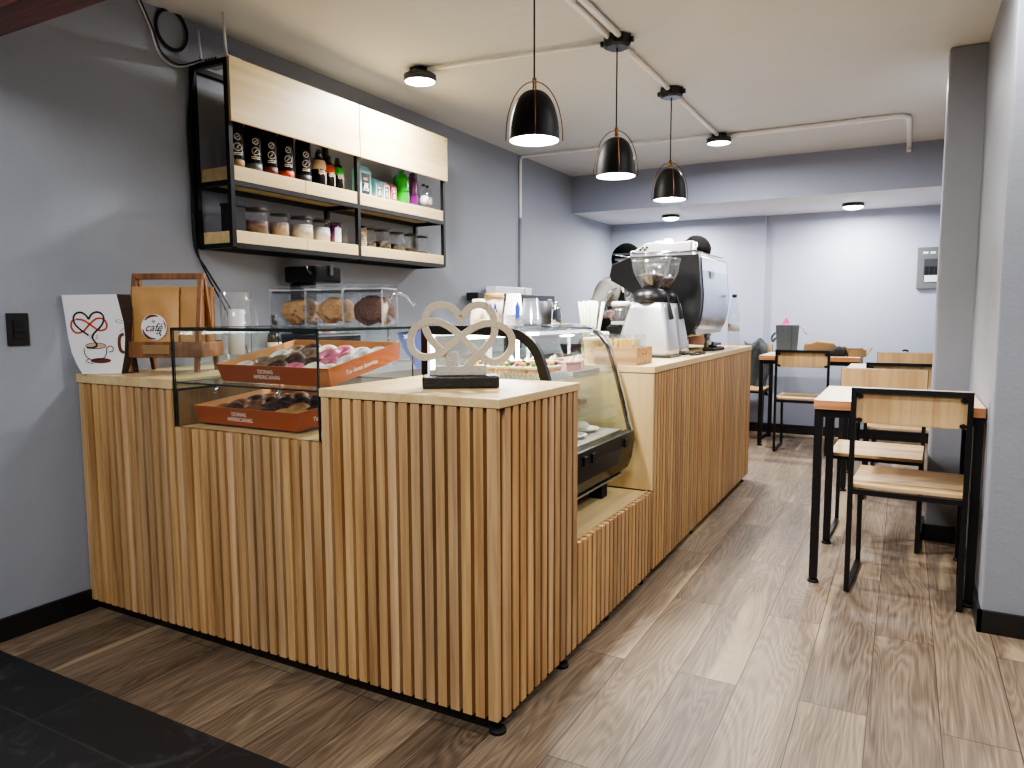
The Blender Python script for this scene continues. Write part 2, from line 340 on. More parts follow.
    def sheet(s, prof, d0, d1, mi=0, plane='XZ', smooth=True):
        """open strip: 2D polyline extruded"""
        f = {'XZ': lambda a, b, d: (a, d, b), 'YZ': lambda a, b, d: (d, a, b)}[plane]
        n = len(prof); vs = [f(a, b, d0) for a, b in prof]+[f(a, b, d1) for a, b in prof]
        return s.add(vs, [(i, i+1, n+i+1, n+i) for i in range(n-1)], mi, smooth)
    def sphere(s, c, r, n=16, m=10, mi=0, sc=(1,1,1)):
        vs = []; fs = []
        for i in range(m+1):
            t = PI*i/m
            for j in range(n):
                a = 2*PI*j/n; vs.append((c[0]+sc[0]*r*math.sin(t)*math.cos(a), c[1]+sc[1]*r*math.sin(t)*math.sin(a), c[2]+sc[2]*r*math.cos(t)))
        for i in range(m):
            for j in range(n): fs.append((i*n+j, (i+1)*n+j, (i+1)*n+(j+1) % n, i*n+(j+1) % n))
        return s.add(vs, fs, mi, True)
    def ribbon(s, pts, w, y=0, mi=0, closed=False, taper=False):
        """flat stroke in the XZ plane facing -Y"""
        P = [Vector(p) for p in pts]; k = len(P); vs = []
        for i in range(k):
            t = (P[(i+1) % k]-P[i-1]) if closed else (P[min(i+1,k-1)]-P[max(i-1,0)])
            t.normalize(); nrm = Vector((-t.y, t.x)); ww = w
            if taper: ww = w*(.35+.65*math.sin(PI*min(1, max(0, i/(k-1)))))
            for sg in (1, -1): q = P[i]+nrm*ww/2*sg; vs.append((q.x, y, q.y))
        fs = [(2*i, 2*i+1, 2*((i+1) % k)+1, 2*((i+1) % k)) for i in range(k if closed else k-1)]
        return s.add(vs, fs, mi)
    def disc(s, c, r, y=0, mi=0, n=32, sx=1, r_in=None):
        if r_in is None:
            return s.add([(c[0]+sx*r*math.cos(2*PI*i/n), y, c[1]+r*math.sin(2*PI*i/n)) for i in range(n)], [tuple(range(n))], mi)
        pts = [(c[0]+r*math.cos(2*PI*i/n), c[1]+r*math.sin(2*PI*i/n)) for i in range(n)]
        return s.ribbon(pts, r_in, y, mi, True)
    def build(s, name, mats, parent=None, bevel=0, loc=None, rot=None, mod=None):
        me = bpy.data.meshes.new(name); me.from_pydata([tuple(v) for v in s.v], [], s.f)
        if not isinstance(mats, (list, tuple)): mats = [mats]
        for m in mats: me.materials.append(M[m] if isinstance(m, str) else m)
        for p, mi, sm in zip(me.polygons, s.mi, s.sm): p.material_index = mi; p.use_smooth = sm
        me.update(); me.validate()
        bm = bmesh.new(); bm.from_mesh(me)
        bmesh.ops.remove_doubles(bm, verts=bm.verts, dist=1e-6)
        try: bmesh.ops.recalc_face_normals(bm, faces=bm.faces)
        except Exception: pass
        bm.to_mesh(me); bm.free()
        o = bpy.data.objects.new(name, me); C.objects.link(o)
        if parent: o.parent = parent
        if loc: o.location = loc
        if rot: o.rotation_euler = rot
        if bevel:
            b = o.modifiers.new('bevel', 'BEVEL'); b.width = bevel; b.segments = 2; b.limit_method = 'ANGLE'; b.angle_limit = .7
        return o
def tag(o, label, cat, group=None, kind=None):
    o['label'] = label; o['category'] = cat
    if group: o['group'] = group
    if kind: o['kind'] = kind
    return o
def thing(name, label, cat, loc=(0,0,0), rotz=0, group=None):
    o = bpy.data.objects.new(name, None); C.objects.link(o); o.empty_display_size = .05
    o.location = loc; o.rotation_euler = (0, 0, rotz)
    return tag(o, label, cat, group)
def struct(o, label=None, cat=None):
    o['kind'] = 'structure'
    if label: o['label'] = label; o['category'] = cat or 'structure'
    return o
def dup(o, loc=None, rot=None, label=None, group=None, parent=None):
    c = o.copy(); C.objects.link(c)
    if parent: c.parent = parent
    for ch in list(o.children): dup(ch, parent=c)
    if loc is not None: c.location = loc
    if rot is not None: c.rotation_euler = rot
    if label: c['label'] = label
    if group: c['group'] = group
    return c
def text(body, size, mat, parent, name='lettering', loc=(0,0,0), rot=(PI/2,0,0), shear=0, sx=1, align='CENTER', ext=.0003, space=1):
    cu = bpy.data.curves.new(name, 'FONT'); cu.body = body; cu.size = size; cu.align_x = align; cu.align_y = 'CENTER'; cu.shear = shear
    cu.extrude = ext; cu.space_line = space; cu.resolution_u = 3
    t = bpy.data.objects.new('tmp', cu); C.objects.link(t)
    bpy.context.view_layer.update()
    me = bpy.data.meshes.new_from_object(t.evaluated_get(bpy.context.evaluated_depsgraph_get()))
    bpy.data.objects.remove(t); me.name = name
    me.materials.clear(); me.materials.append(M[mat])
    o = bpy.data.objects.new(name, me); C.objects.link(o); o.parent = parent; o.location = loc; o.rotation_euler = rot; o.scale = (sx, 1, 1)
    return o
def smooth_curve(pts, n=8, closed=False):
    """Catmull-Rom through points"""
    P = [Vector(p) for p in pts]; k = len(P); out = []
    rng = range(k) if closed else range(k-1)
    for i in rng:
        p0 = P[i-1] if (closed or i > 0) else P[0]; p1 = P[i]; p2 = P[(i+1) % k]; p3 = P[(i+2) % k] if (closed or i+2 < k) else P[-1]
        for j in range(n):
            t = j/n
            out.append(.5*((2*p1)+(p2-p0)*t+(2*p0-5*p1+4*p2-p3)*t*t+(3*p1-p0-3*p2+p3)*t**3))
    if not closed: out.append(P[-1])
    return out

# ================================================================== camera
cam = bpy.data.cameras.new('camera'); co = bpy.data.objects.new('camera', cam); C.objects.link(co)
cam.sensor_width = 36; cam.lens = 722*36/1024; cam.clip_start = .05
Yd = Vector((394, 71, -722)).normalized()
Xd = -Vector((-1334, 66, -722)); Xd = (Xd - Yd*Xd.dot(Yd)).normalized(); Zd = Xd.cross(Yd)
R3 = Matrix((Xd, Yd, Zd))          # rows: world axes in camera space -> camera-to-world
co.matrix_world = Matrix.Translation((0, 0, 1.2)) @ R3.to_4x4()
scn.camera = co

# ================================================================== the room
XL, YF, XR, ZT = -2.89, 1.69, -.96, .970
CZ, LZ, YBM, YB = 2.52, 2.17, 6.55, 7.67
struct(MB().box(-3.2, 2.2, 1.31, 7.9, -.1, 0).build('floor', 'floor'), 'wood laminate floor with long planks running away', 'floor')
struct(MB().box(-3.2, 2.2, -2.2, 1.31, -.1, .002).build('floor_tiles', 'tile'), 'dark stone tiles along the shop threshold', 'floor')
struct(MB().box(XL-.15, XL, -2.2, 7.9, 0, 2.7).build('wall_left', 'wall'), 'blue grey painted side wall behind the counter', 'wall')
struct(MB().box(XL, -1.262, YB-.04, YB+.12, 0, 2.3).box(-1.262, 1.2, YB, YB+.12, 0, 2.3).build('wall_back', 'wall_back'), 'pale blue grey end wall beyond the tables', 'wall')
struct(MB().box(.30, .45, 3.27, 7.75, 0, 2.6).box(.297, 2.2, 3.16, 3.27, 0, 2.6).build('wall_right', 'wall_right', bevel=.006), 'grey plastered wall beside the nearest table', 'wall')
struct(MB().box(.137, .31, 4.34, 4.50, 0, 2.52).build('trim_1', 'wall_right', bevel=.012), 'grey plaster pillar standing out behind the nearest table', 'pillar')
struct(MB().box(XL-.1, 2.2, .9, 7.9, CZ, CZ+.12).build('ceiling', 'ceil'), 'off-white plaster ceiling over the counter', 'ceiling')
struct(MB().box(XL, .36, YBM, 7.8, LZ, CZ).build('ceiling_beam', ['beam', 'lowceil']), 'grey dropped ceiling step over the far tables', 'beam')
o = bpy.data.objects['ceiling_beam']
for p in o.data.polygons:
    if p.normal.z < -.5: p.material_index = 1
bb = MB().box(XL, XL+.014, .6, 1.72, 0, .085)
struct(bb.build('baseboard_left', 'base'), 'black skirting board at the foot of the near side wall', 'baseboard')
struct(MB().box(XL, .3, YB-.056, YB-.041, 0, .09).build('baseboard_back', 'base'), 'black skirting board under the end wall', 'baseboard')
struct(MB().box(.286, 2.2, 3.145, 3.16, 0, .085).box(.286, .30, 3.145, 4.33, 0, .085).box(.123, .30, 4.325, 4.339, 0, .085).box(.123, .137, 4.325, 4.50, 0, .085).box(.286, .30, 4.51, 7.6, 0, .085).build('baseboard_right', 'base'), 'black skirting board around the plastered wall and pillar', 'baseboard')
# street side shell that closes the room behind the camera
struct(MB().box(XL, 2.2, -2.2, -2.05, 0, 2.9).build('wall_front', 'wall'), 'grey wall behind the viewer', 'wall')
struct(MB().box(2.2, 2.3, -2.2, 3.3, 0, 2.9).build('wall_side', 'wall'), 'grey wall far to the side of the entrance', 'wall')
hd = MB().box(XL, 2.2, 1.19, 1.31, 2.07, 2.105).box(XL, 2.2, 1.21, 1.30, 2.105, 2.12).box(XL, 2.2, 1.16, 1.31, 2.12, 2.15).box(XL, 2.2, 1.2, 1.31, 2.15, 2.52).box(XL, 2.2, 1.05, 1.2, 2.17, 2.2)
struct(hd.build('trim_2', 'mahog', bevel=.004), 'dark reddish wooden door head crossing over the entrance', 'door head')
struct(MB().prism([(1.19, 2.07), (1.31, 2.07), (1.31, 2.03), (1.24, 2.02)], XL, XL+.03, 'YZ').build('trim_3', 'mahog'), 'dark wooden corner piece under the door head', 'trim')

# ================================================================== counter modules
def slats(mb, face, a0, a1, pos, z0, z1, pitch=.0440, w=.0305, d=.020):
    n = max(1, round((a1-a0)/pitch)); p = (a1-a0)/n
    for i in range(n):
        c = a0+p*(i+.5); j = random.uniform(-.0012, .0012)
        if face == 'F': mb.box(c-w/2, c+w/2, pos, pos+d, z0+j, z1+j)
        else: mb.box(pos-d, pos, c-w/2, c+w/2, z0+j, z1+j)
    return mb
SB = .045
def foot(x, y, par, name='levelling_foot'):
    MB().cyl((x, y, 0), (x, y, .012), .026, .024).cyl((x, y, .012), (x, y, .05), .008).build(name, 'rubber', par)
# wing against the wall
t = thing('counter_cabinet', 'slatted wooden counter section against the wall under the coffee bag rack', 'counter', (XL+.001, YF, 0))
slats(MB(), 'F', .0, .577, 0, SB, .932).build('slat_front', 'slat', t)
MB().box(0, .577, .021, .70, SB, .925).build('cabinet_body', 'backing', t)
MB().box(-.0, .577, -.004, .72, .934, ZT).build('worktop', 'top', t, bevel=.002)
MB().box(0, .577, .03, .68, 0, SB).build('plinth', 'base', t)
# base of the glass case
t = thing('counter_cabinet', 'low slatted counter section that carries the glass doughnut case', 'counter', (-2.312, YF, 0))
slats(MB(), 'F', 0, .704, 0, SB, .797).build('slat_front', 'slat', t)
MB().box(0, .704, .021, .57, SB, .778).build('cabinet_body', 'backing', t)
MB().box(0, .704, .021, .57, .779, .797).build('worktop', 'top', t)
MB().box(0, .704, .03, .55, 0, SB).build('plinth', 'base', t)
# corner block
t = thing('counter_cabinet', 'slatted corner counter block with the knot sculpture on top', 'counter', (-1.607, YF, 0))
W = XR+1.607
slats(MB(), 'F', 0, W-.001, 0, SB, .942).build('slat_front', 'slat', t)
slats(MB(), 'R', .028, .55, W, SB, .942, pitch=.0455, w=.031, d=.024).build('slat_side', 'slat', t)
MB().box(0, W-.0245, .0205, .548, SB, .942).build('cabinet_body', 'backing', t)
MB().box(0.0, W+.003, -.003, .552, .944, ZT).build('worktop', 'top', t, bevel=.002)
MB().box(0, W-.05, .03, .54, 0.0, SB).build('plinth', 'base', t)
foot(W-.025, .03, t); foot(W-.025, .47, t)
# low section below the refrigerated case
t = thing('counter_cabinet', 'low slatted counter section under the curved refrigerated case', 'counter', (-1.607, 2.243, 0))
slats(MB(), 'R', 0, .825, W, SB, .41, pitch=.0435, w=.030, d=.024).build('slat_side', 'slat', t)
MB().box(0, W-.0245, 0, .825, SB, .385).build('cabinet_body', 'backing', t)
MB().box(0, W-.025, 0, .825, .386, .41).build('worktop', 'ply', t, bevel=.001)
MB().box(W-.0250, W-.0200, .0, .825, .4105, .415).build('edge_strip', 'top', t)
MB().box(0.06, W-.08, .0, .825, 0, SB).build('plinth', 'base', t)
foot(W-.045, .35, t); foot(W-.045, .78, t)
# long far block
t = thing('counter_cabinet', 'long slatted counter section under the espresso machine and grinders', 'counter', (-1.607, 3.072, 0))
slats(MB(), 'R', .022, 2.285, W, SB, .938, pitch=.0435, w=.030, d=.024).build('slat_side', 'slat', t)
MB().box(0, W-.0245, .019, 2.285, SB, .926).build('cabinet_body', 'backing', t)
MB().box(0, W-.001, 0, .018, .415, .938).build('side_panel', 'plyz', t)
MB().box(0, W+.004, -.004, 2.29, .940, ZT).build('worktop', 'top', t, bevel=.002)
MB().box(0.06, W-.08, .0, 2.27, 0, SB).build('plinth', 'base', t)
foot(W-.045, .8, t); foot(W-.045, 2.2, t)
# staff side counter along the wall
t = thing('back_counter', 'steel topped staff counter along the wall behind the service counter', 'counter', (XL+.001, 2.42, 0))
MB().box(0, .5, 0, 2.9, 0.08, .86).build('cabinet_body', 'white', t)
MB().box(0, .52, 0, 2.92, .862, .90).build('worktop', 'scene_counter', t)
MB().box(.02, .46, 0.02, 2.88, 0, .08).build('plinth', 'base', t)

# ================================================================== glass case with doughnuts
def pane(mb, x0, x1, y0, y1, z0, z1):
    d = (x1-x0, y1-y0, z1-z0); k = d.index(min(d))
    mi = [1]*6
    pr = {2: (0, 1), 1: (2, 4), 0: (3, 5)}[k]
    for q in pr: mi[q] = 0
    return mb.box(x0, x1, y0, y1, z0, z1, mi)
cx0, cw, cd, c0, c1 = -2.308, .696, .50, .80, 1.155
t = thing('display_case', 'square clear glass counter case with two tiers of boxed doughnuts', 'display case', (cx0, YF+.003, 0))
PT = ['pane', 'tealglass']; g = .006
pane(MB(), 0, cw, 0, g, c0, c1-g-.001).build('front_pane', PT, t)
pane(MB(), 0, cw, 0, cd, c1-g, c1).build('top_pane', PT, t)
pane(MB(), 0, g, g+.001, cd, c0, c1-g-.001).build('side_pane', PT, t)
pane(MB(), cw-g, cw, g+.001, cd, c0, c1-g-.001).build('side_pane', PT, t)
pane(MB(), g+.001, cw-g-.001, g+.002, cd-.01, .955, .961).build('glass_shelf', PT, t)
for px in (.2, cw-.2): MB().cyl((px, .012, .93), (px, .03, .955), .006).build('shelf_stud', 'chrome', t)
e = MB()
for x in (0, cw): e.box(x-.003, x+.003, -.002, .003, c0, c1)
e.box(0, cw, -.003, .002, c1-.010, c1+.001).box(cw-.003, cw+.003, 0, cd, c1-.008, c1+.001).box(-.003, .003, 0, cd, c1-.008, c1+.001)
e.build('edge_strip', 'tealglass', t)

def donut_tray(x, y, z, w, d, tilt, lab, lines):
    t = thing('doughnut_box', lab, 'box', (x, y, z)); t.rotation_euler = (tilt, 0, 0)
    h = .065
    b = MB()
    b.box(0, w, 0, d, 0, .003, 0)
    # walls lean outwards slightly
    for (a, bq, cq, dq) in (((0,0),(w,0),(w+.008,-.008),(-.008,-.008)), ((w,0),(w,d),(w+.008,d+.008),(w+.008,-.008)), ((w,d),(0,d),(-.008,d+.008),(w+.008,d+.008)), ((0,d),(0,0),(-.008,-.008),(-.008,d+.008))):
        v = [(a[0],a[1],0),(bq[0],bq[1],0),(cq[0],cq[1],h),(dq[0],dq[1],h)]
        cxx, cyy = w/2, d/2
        inn = [(p[0]+(.003 if p[0] < cxx else -.003), p[1]+(.003 if p[1] < cyy else -.003), p[2]) for p in v]
        b.add(v+inn, [(0,1,2,3),(4,7,6,5),(3,2,6,7)], [0,1,1])
    b.build('tray', ['orange', 'orange_in'], t)
    text('DONAS\nAMERICANAS', .021, 'whitetxt', t, loc=(w*.45, -.006, .033), rot=(PI/2+.12, 0, 0), space=.95)
    text('Tus donas favoritas', .022, 'whitetxt', t, loc=(w+.006, d*.42, .028), rot=(PI/2, 0, PI/2), shear=.2)
    return t
tilt = math.radians(11)
tU = donut_tray(-2.160, 1.785, .963, .515, .375, tilt, 'orange doughnut box on the upper glass shelf, tipped up at the back', 2)
tL = donut_tray(-2.285, 1.775, .806, .50, .36, math.radians(5), 'orange doughnut box on the floor of the glass case', 2)
def donut_mesh(icing, sprinkle=False):
    b = MB(); n, m = 20, 10; R0, r0 = .030, .0165
    for part in (0, 1):
        vs = []; fs = []
        lo, hi = (0, 2*PI) if part == 0 else (.15*PI, .95*PI)
        mm = m if part == 0 else 6
        for i in range(n):
            a = 2*PI*i/n; wob = 1+.05*math.sin(3*a+1)
            for j in range(mm+(part)):
                q = lo+(hi-lo)*j/mm
                rr = r0*(1 if part == 0 else 1.09)
                vs.append(((R0+rr*math.cos(q))*math.cos(a)*wob, (R0+rr*math.cos(q))*math.sin(a)*wob, r0+rr*.92*math.sin(q)))
        k = mm+part
        for i in range(n):
            for j in range(mm if part == 0 else mm):
                if part == 0: fs.append((i*k+j, ((i+1) % n)*k+j, ((i+1) % n)*k+(j+1) % k, i*k+(j+1) % k))
                elif j < mm: fs.append((i*k+j, ((i+1) % n)*k+j, ((i+1) % n)*k+j+1, i*k+j+1))
        b.add(vs, fs, part, True)
    return b
def place_donuts(tray, rows, cols, w, d, kinds, grp, tl, where):
    base = {}
    T = Matrix.Translation(tray.location) @ Euler((tl, 0, 0)).to_matrix().to_4x4()
    for i in range(rows):
        for j in range(cols):
            k = kinds[(i*cols+j) % len(kinds)]
            x = .055+(w-.11)*j/(cols-1)+random.uniform(-.005, .005); y = .060+(d-.12)*i/(rows-1)+random.uniform(-.005, .005)
            p = T @ Vector((x, y, .008+.028*(i % 2 == 1)*0))
            lean = tl+random.uniform(.15, .45)
            p.z += .034*math.sin(lean-tl)
            nm = {'pink': 'pink iced', 'sugar': 'white sugared', 'taupe': 'taupe glazed', 'choc': 'chocolate iced', 'maple': 'maple brown glazed', 'dough': 'plain golden', 'cakecream': 'cream iced'}[k]
            if k not in base:
                o = donut_mesh(k).build('doughnut', ['dough', k]); base[k] = o
                c = o
            else:
                c = base[k].copy(); C.objects.link(c)
            tag(c, f'{nm} doughnut in the {where}', 'doughnut', f'{nm} doughnuts in the {where}')
            c.location = p; c.rotation_euler = (lean, random.uniform(-.1, .1), random.uniform(0, 6) if False else 0)
    return base
place_donuts(tU, 4, 6, .515, .375, ['sugar', 'taupe', 'choc', 'pink', 'cakecream', 'sugar', 'taupe', 'taupe', 'choc', 'choc', 'pink', 'sugar', 'sugar', 'taupe', 'taupe', 'pink', 'pink', 'sugar', 'taupe', 'choc', 'cakecream', 'pink', 'sugar', 'sugar'], '', tilt, 'upper orange box')
place_donuts(tL, 4, 6, .50, .36, ['maple', 'choc', 'maple', 'choc', 'dough', 'dough', 'maple', 'maple', 'choc', 'choc', 'dough', 'choc', 'choc', 'maple', 'choc', 'choc', 'choc', 'pink', 'maple', 'choc', 'maple', 'choc', 'choc', 'choc'], '', math.radians(5), 'lower orange box')

# ================================================================== cookie jars on the case
def cookie_disc(r, th, seed):
    b = MB(); rnd = random.Random(seed); n = 18; prof = []
    vs = []; fs = []
    rings = [(0, th), (.55, th*1.02), (.85, th*.9), (1, th*.5), (.9, 0), (0, 0)]
    for i in range(n):
        a = 2*PI*i/n; w = 1+rnd.uniform(-.05, .05)
        for q, z in rings: vs.append((r*q*w*math.cos(a), r*q*w*math.sin(a), z+rnd.uniform(-.0008, .0008)))
    k = len(rings)
    for i in range(n):
        for j in range(k-1): fs.append((i*k+j, ((i+1) % n)*k+j, ((i+1) % n)*k+j+1, i*k+j+1))
    b.add(vs, fs, 0, True)
    for _ in range(9):
        a, q = rnd.uniform(0, 6.28), rnd.uniform(.1, .8)*r
        b.sphere((q*math.cos(a), q*math.sin(a), th), .004, 6, 4, 1)
    return b
jx = [-2.056, -1.880, -1.700]; jlab = ['left square cookie jar with pale chocolate chip cookies, nearest the wall', 'middle square cookie jar filled with golden ridged cookies', 'square cookie jar full of dark brown cookies at the open end of the case']
cm = [('cookie', 'choc', 'pale chocolate chip cookie'), ('cookie', 'dough', 'golden ridged cookie'), ('cookied', 'choc', 'dark brown cookie')]
for q in range(3):
    t = thing('cookie_jar', jlab[q], 'jar', (jx[q], 2.06, c1+.001), .30)
    w = .073; h = .150
    prof = [(-w, -w), (w, -w), (w, w), (-w, w)]
    b = MB(); b.box(-w, w, -w, w, 0, .004)
    b.box(-w, w, -w, -w+.003, .004, h-.02).box(-w, w, w-.003, w, .004, h-.02).box(-w, -w+.003, -w+.003, w-.003, .004, h-.02).box(w-.003, w, -w+.003, w-.003, .004, h-.02)
    b.build('container', 'acrylic', t, bevel=.003)
    l = MB().box(-w-.004, w+.004, -w-.004, w+.004, h-.012, h).build('lid', 'acrylic', t, bevel=.003)
    MB().box(-w+.005, w-.005, -w+.005, w-.005, h-.026, h-.018).build('seal', 'jargrey', l)
    e = MB()
    for x_ in (-w, w):
        for y_ in (-w, w): e.box(x_-.002, x_+.002, y_-.002, y_+.002, .005, h-.02)
    for y_ in (-w, w): e.box(-w, w, y_-.002, y_+.002, h-.016, h-.0125).box(-w, w, y_-.002, y_+.002, .0, .004)
    for x_ in (-w, w): e.box(x_-.002, x_+.002, -w, w, h-.016, h-.0125)
    e.build('edge_glint', 'acryledge', t)  # thin pale strips stand in for light caught on the jar edges
    a, bq, lb = cm[q]
    first = None
    for i in range(6):
        if first is None: first = cookie_disc(.046 if q < 2 else .050, .012, q).build('cookie', [a, bq]); c = first
        else: c = first.copy(); C.objects.link(c)
        tag(c, f'{lb} in the square jar', 'cookie', f'{lb}s in the square jar')
        if i < 4: az = [-.25, -.95, -1.05][q]; c.location = (jx[q]-.008+(i-2)*.017*math.cos(az), 2.06+(i-2)*.017*math.sin(az), c1+.056); c.rotation_euler = (0, PI/2-.10+.04*i, az)
        elif i == 4: c.location = (jx[q]+(.036 if q == 0 else .028), 2.06-(.0 if q == 0 else .024), c1+.066); c.rotation_euler = (.1, PI/2-.42, -.75 if q == 0 else -.9)
        else: c.location = (jx[q]+.030, 2.092, c1+.058); c.rotation_euler = (.0, PI/2-.1, -.3)

# ================================================================== coffee bag rack, paper bag, jug, bottle (on the wing)
rz = math.radians(26)
t = thing('display_rack', 'brown wooden A-frame rack holding kraft coffee bags', 'rack', (-2.608, 1.915, ZT+.001), rz)
hw, hd_ = .135, .075
for sgn in (-1, 1):
    l = MB(); l.bar((sgn*hw, -hd_, 0.004), (sgn*hw, -.008, .385), .016, .02).build('leg', 'rackwood', t)
    l = MB(); l.bar((sgn*hw, hd_+.03, 0.004), (sgn*hw, .012, .385), .016, .02).build('leg', 'rackwood', t)
MB().box(-hw-.012, hw+.012, -.012, .014, .372, .396).build('crossbar', 'rackwood', t, bevel=.003)
b = MB(); b.box(-hw-.03, hw+.03, -.085, -.073, .062, .125).box(-hw-.03, hw+.03, .098, .108, .062, .125).box(-hw-.03, -hw-.02, -.073, .098, .062, .12).box(hw+.02, hw+.03, -.073, .098, .062, .12).box(-hw-.02, hw+.02, -.073, .098, .062, .07)
b.build('tray', 'rackwood', t, bevel=.002)
MB().box(-hw*.55, hw*.25, -.092, -.085, .075, .112).build('name_plate', 'kraft2', t, bevel=.002)
RM = Matrix.Translation((-2.608, 1.915, ZT+.001)) @ Matrix.Rotation(rz, 4, 'Z')
def coffee_bag(mat='kraft'):
    b = MB(); w, h = .096, .268; nx, nz = 9, 12; 
    for side in (-1, 1):
        vs = []; fs = []
        for i in range(nz+1):
            z = h*i/nz
            for j in range(nx+1):
                u = -1+2*j/nx
                bul = .016*(1-u*u)**.5*(1-(z/h)**2.2) + (.004 if i < nz else 0)
                bul += .003*math.sin(5*u+8*z/h)*(1-u*u)
                if z > h*.86: bul = .0015
                vs.append((u*w*(1-.03*(1-z/h)), side*bul, z))
        for i in range(nz):
            for j in range(nx): fs.append((i*(nx+1)+j, i*(nx+1)+j+1, (i+1)*(nx+1)+j+1, (i+1)*(nx+1)+j))
        b.add(vs, fs, 0, True)
    b.box(-w, w, -.003, .003, h*.87, h*.885)
    b.box(-w, w, -.0028, .0028, h*.96, h)
    return b
bags = [(-.040, -.048, 'upright kraft coffee bag with a round white label, frontmost in the rack'), (.050, -.010, 'kraft coffee bag standing just behind the labelled bag'), (.035, .029, 'kraft coffee bag third from the front of the rack'), (.055, .068, 'kraft coffee bag at the back of the rack')]
for i, (x, y, lb) in enumerate(bags):
    p = RM @ Vector((x, y, .075))
    t = thing('coffee_bag', lb, 'coffee bag', p, rz+(.0 if i == 0 else random.uniform(-.04, .04)))
    if i == 0: coffee_bag().build('bag', 'kraft', t); src = t.children[0]
    else: c = src.copy(); C.objects.link(c); c.parent = t; c.name = 'bag'
    if i == 0:
        t.rotation_euler = (math.radians(-4), 0, rz)
        b = MB(); cz = .105
        b.disc((.004, cz), .052, -.0235, 0)
        rr = [(.004+.046*math.cos(a), cz+.046*math.sin(a)) for a in [1.2+.1*k for k in range(14)]]
        b.ribbon(rr, .010, -.0242, 1, taper=True)
        rr = [(.004+.046*math.cos(a), cz+.046*math.sin(a)) for a in [3.3+.1*k for k in range(17)]]
        b.ribbon(rr, .010, -.0242, 1, taper=True)
        rr = [(.004+.046*math.cos(a), cz+.046*math.sin(a)) for a in [-.2+.1*k for k in range(9)]]
        b.ribbon(rr, .005, -.0242, 1, taper=True)
        for k in range(6): b.disc((.026+.003*random.uniform(-3, 3), cz-.022+.003*random.uniform(-3, 3)), .004, -.0244, 2, 8)
        lb_ = b.build('round_label', ['paper', 'brownink', 'darkgrey'], t)
        lb_['label'] = 'round white label with brown splashes'
        text('le', .02, 'ink', lb_, loc=(0, -.0246, cz+.024), shear=.5)
        text('café', .046, 'ink', lb_, loc=(.001, -.0246, cz-.002), shear=.4, sx=.95)

# printed paper carrier bag
bz = math.radians(33)
t = thing('paper_bag', 'white paper bag printed with a heart knot over a coffee cup', 'paper bag', (-2.760, 1.712, ZT+.001), bz)
sc = .000478; ox, oz = 302, 718
P2 = lambda pts: [((x-ox)*sc, (oz-y)*sc) for x, y in pts]
left = [(150, 718), (110, 640), (75, 540), (55, 420), (40, 250), (22, 75)]
right = [(450, 68), (472, 180), (495, 300), (500, 420), (488, 560), (455, 715)]
dpx = 0
face = P2(left+right)
vs = [(x, 0, z) for x, z in face]; n = len(vs)
MB().add(vs, [tuple(range(n))]).build('front_panel', 'paper', t)
gr = P2(right); dp = .055
gm = MB()
back = [(gr[0][0]+.028, gr[0][1]), (gr[1][0]+.022, gr[1][1]), (gr[2][0]+.012, gr[2][1]), (gr[3][0]+.008, gr[3][1]), (gr[4][0]+.02, gr[4][1]), (gr[5][0]+.045, gr[5][1])]
vs = [(x, 0, z) for x, z in gr]+[(x+.0, dp, z) for x, z in back]
gm.add(vs, [(i, i+1, 7+i, 6+i) for i in range(5)])
gl = P2(left); vs = [(x, 0, z) for x, z in gl]+[(x+.004+.05*(z < .1), dp-.03, z) for x, z in gl]
gm.add(vs, [(i, i+1, 7+i, 6+i) for i in range(5)])
gm.build('gusset', 'ink', t)
k = .0008; b = MB()
sm = lambda pts, cl=False: [tuple(p) for p in smooth_curve([Vector(q) for q in P2(pts)], 6, cl)]
b.ribbon(sm([(120, 270), (180, 278), (240, 320), (300, 360), (350, 350), (362, 310), (335, 268), (280, 268), (220, 320), (175, 368), (120, 380), (85, 340), (90, 290), (115, 272)]), 15*sc, -k, 1)
b.ribbon(sm([(222, 270), (200, 235), (165, 215), (125, 225), (105, 260), (115, 310), (150, 350), (185, 378), (216, 402)]), 15*sc, -k*1.5, 0)
b.ribbon(sm([(222, 272), (250, 228), (290, 212), (325, 225), (342, 260), (330, 305), (300, 345), (265, 378), (246, 410), (252, 440), (274, 470), (268, 492), (230, 503), (195, 498)]), 15*sc, -k*1.5, 0)
for q in (228, 240, 276, 287): b.ribbon(sm([(q, 396), (q-6 if q < 250 else q+2, 415), (q+6 if q < 250 else q-8, 438)]), 3*sc, -k*1.2, 1)
b.disc(((267-ox)*sc, (oz-487)*sc), 20*sc, -k*.7, 2, 24, sx=4)
b.ribbon([((267+80*math.cos(a)-ox)*sc, (oz-487+24*math.sin(a))*sc) for a in [i*PI/12 for i in range(24)]], 5*sc, -k, 0, True)
b.ribbon(sm([(172, 505), (180, 560), (215, 595), (262, 603), (318, 590), (345, 555), (352, 500)]), 7*sc, -k, 0)
b.ribbon(sm([(352, 505), (378, 488), (402, 505), (395, 532), (365, 538)]), 7*sc, -k, 0)
b.ribbon(sm([(215, 592), (190, 602), (192, 618), (240, 632)]), 6*sc, -k, 0)
b.disc(((300-ox)*sc, (oz-608)*sc), 22*sc, -k*.6, 3, 24, sx=3.7)
b.ribbon(sm([(490, 285), (460, 275), (432, 285), (455, 300), (492, 300)]), 4*sc, -k, 3)
b.ribbon(sm([(492, 345), (480, 358), (460, 372)]), 4*sc, -k, 3)
b.ribbon(sm([(492, 390), (462, 410), (452, 465), (462, 525), (490, 545)]), 26*sc, -k, 3)
b.build('printed_emblem', ['ink', 'red', 'tan', 'brownink'], t)

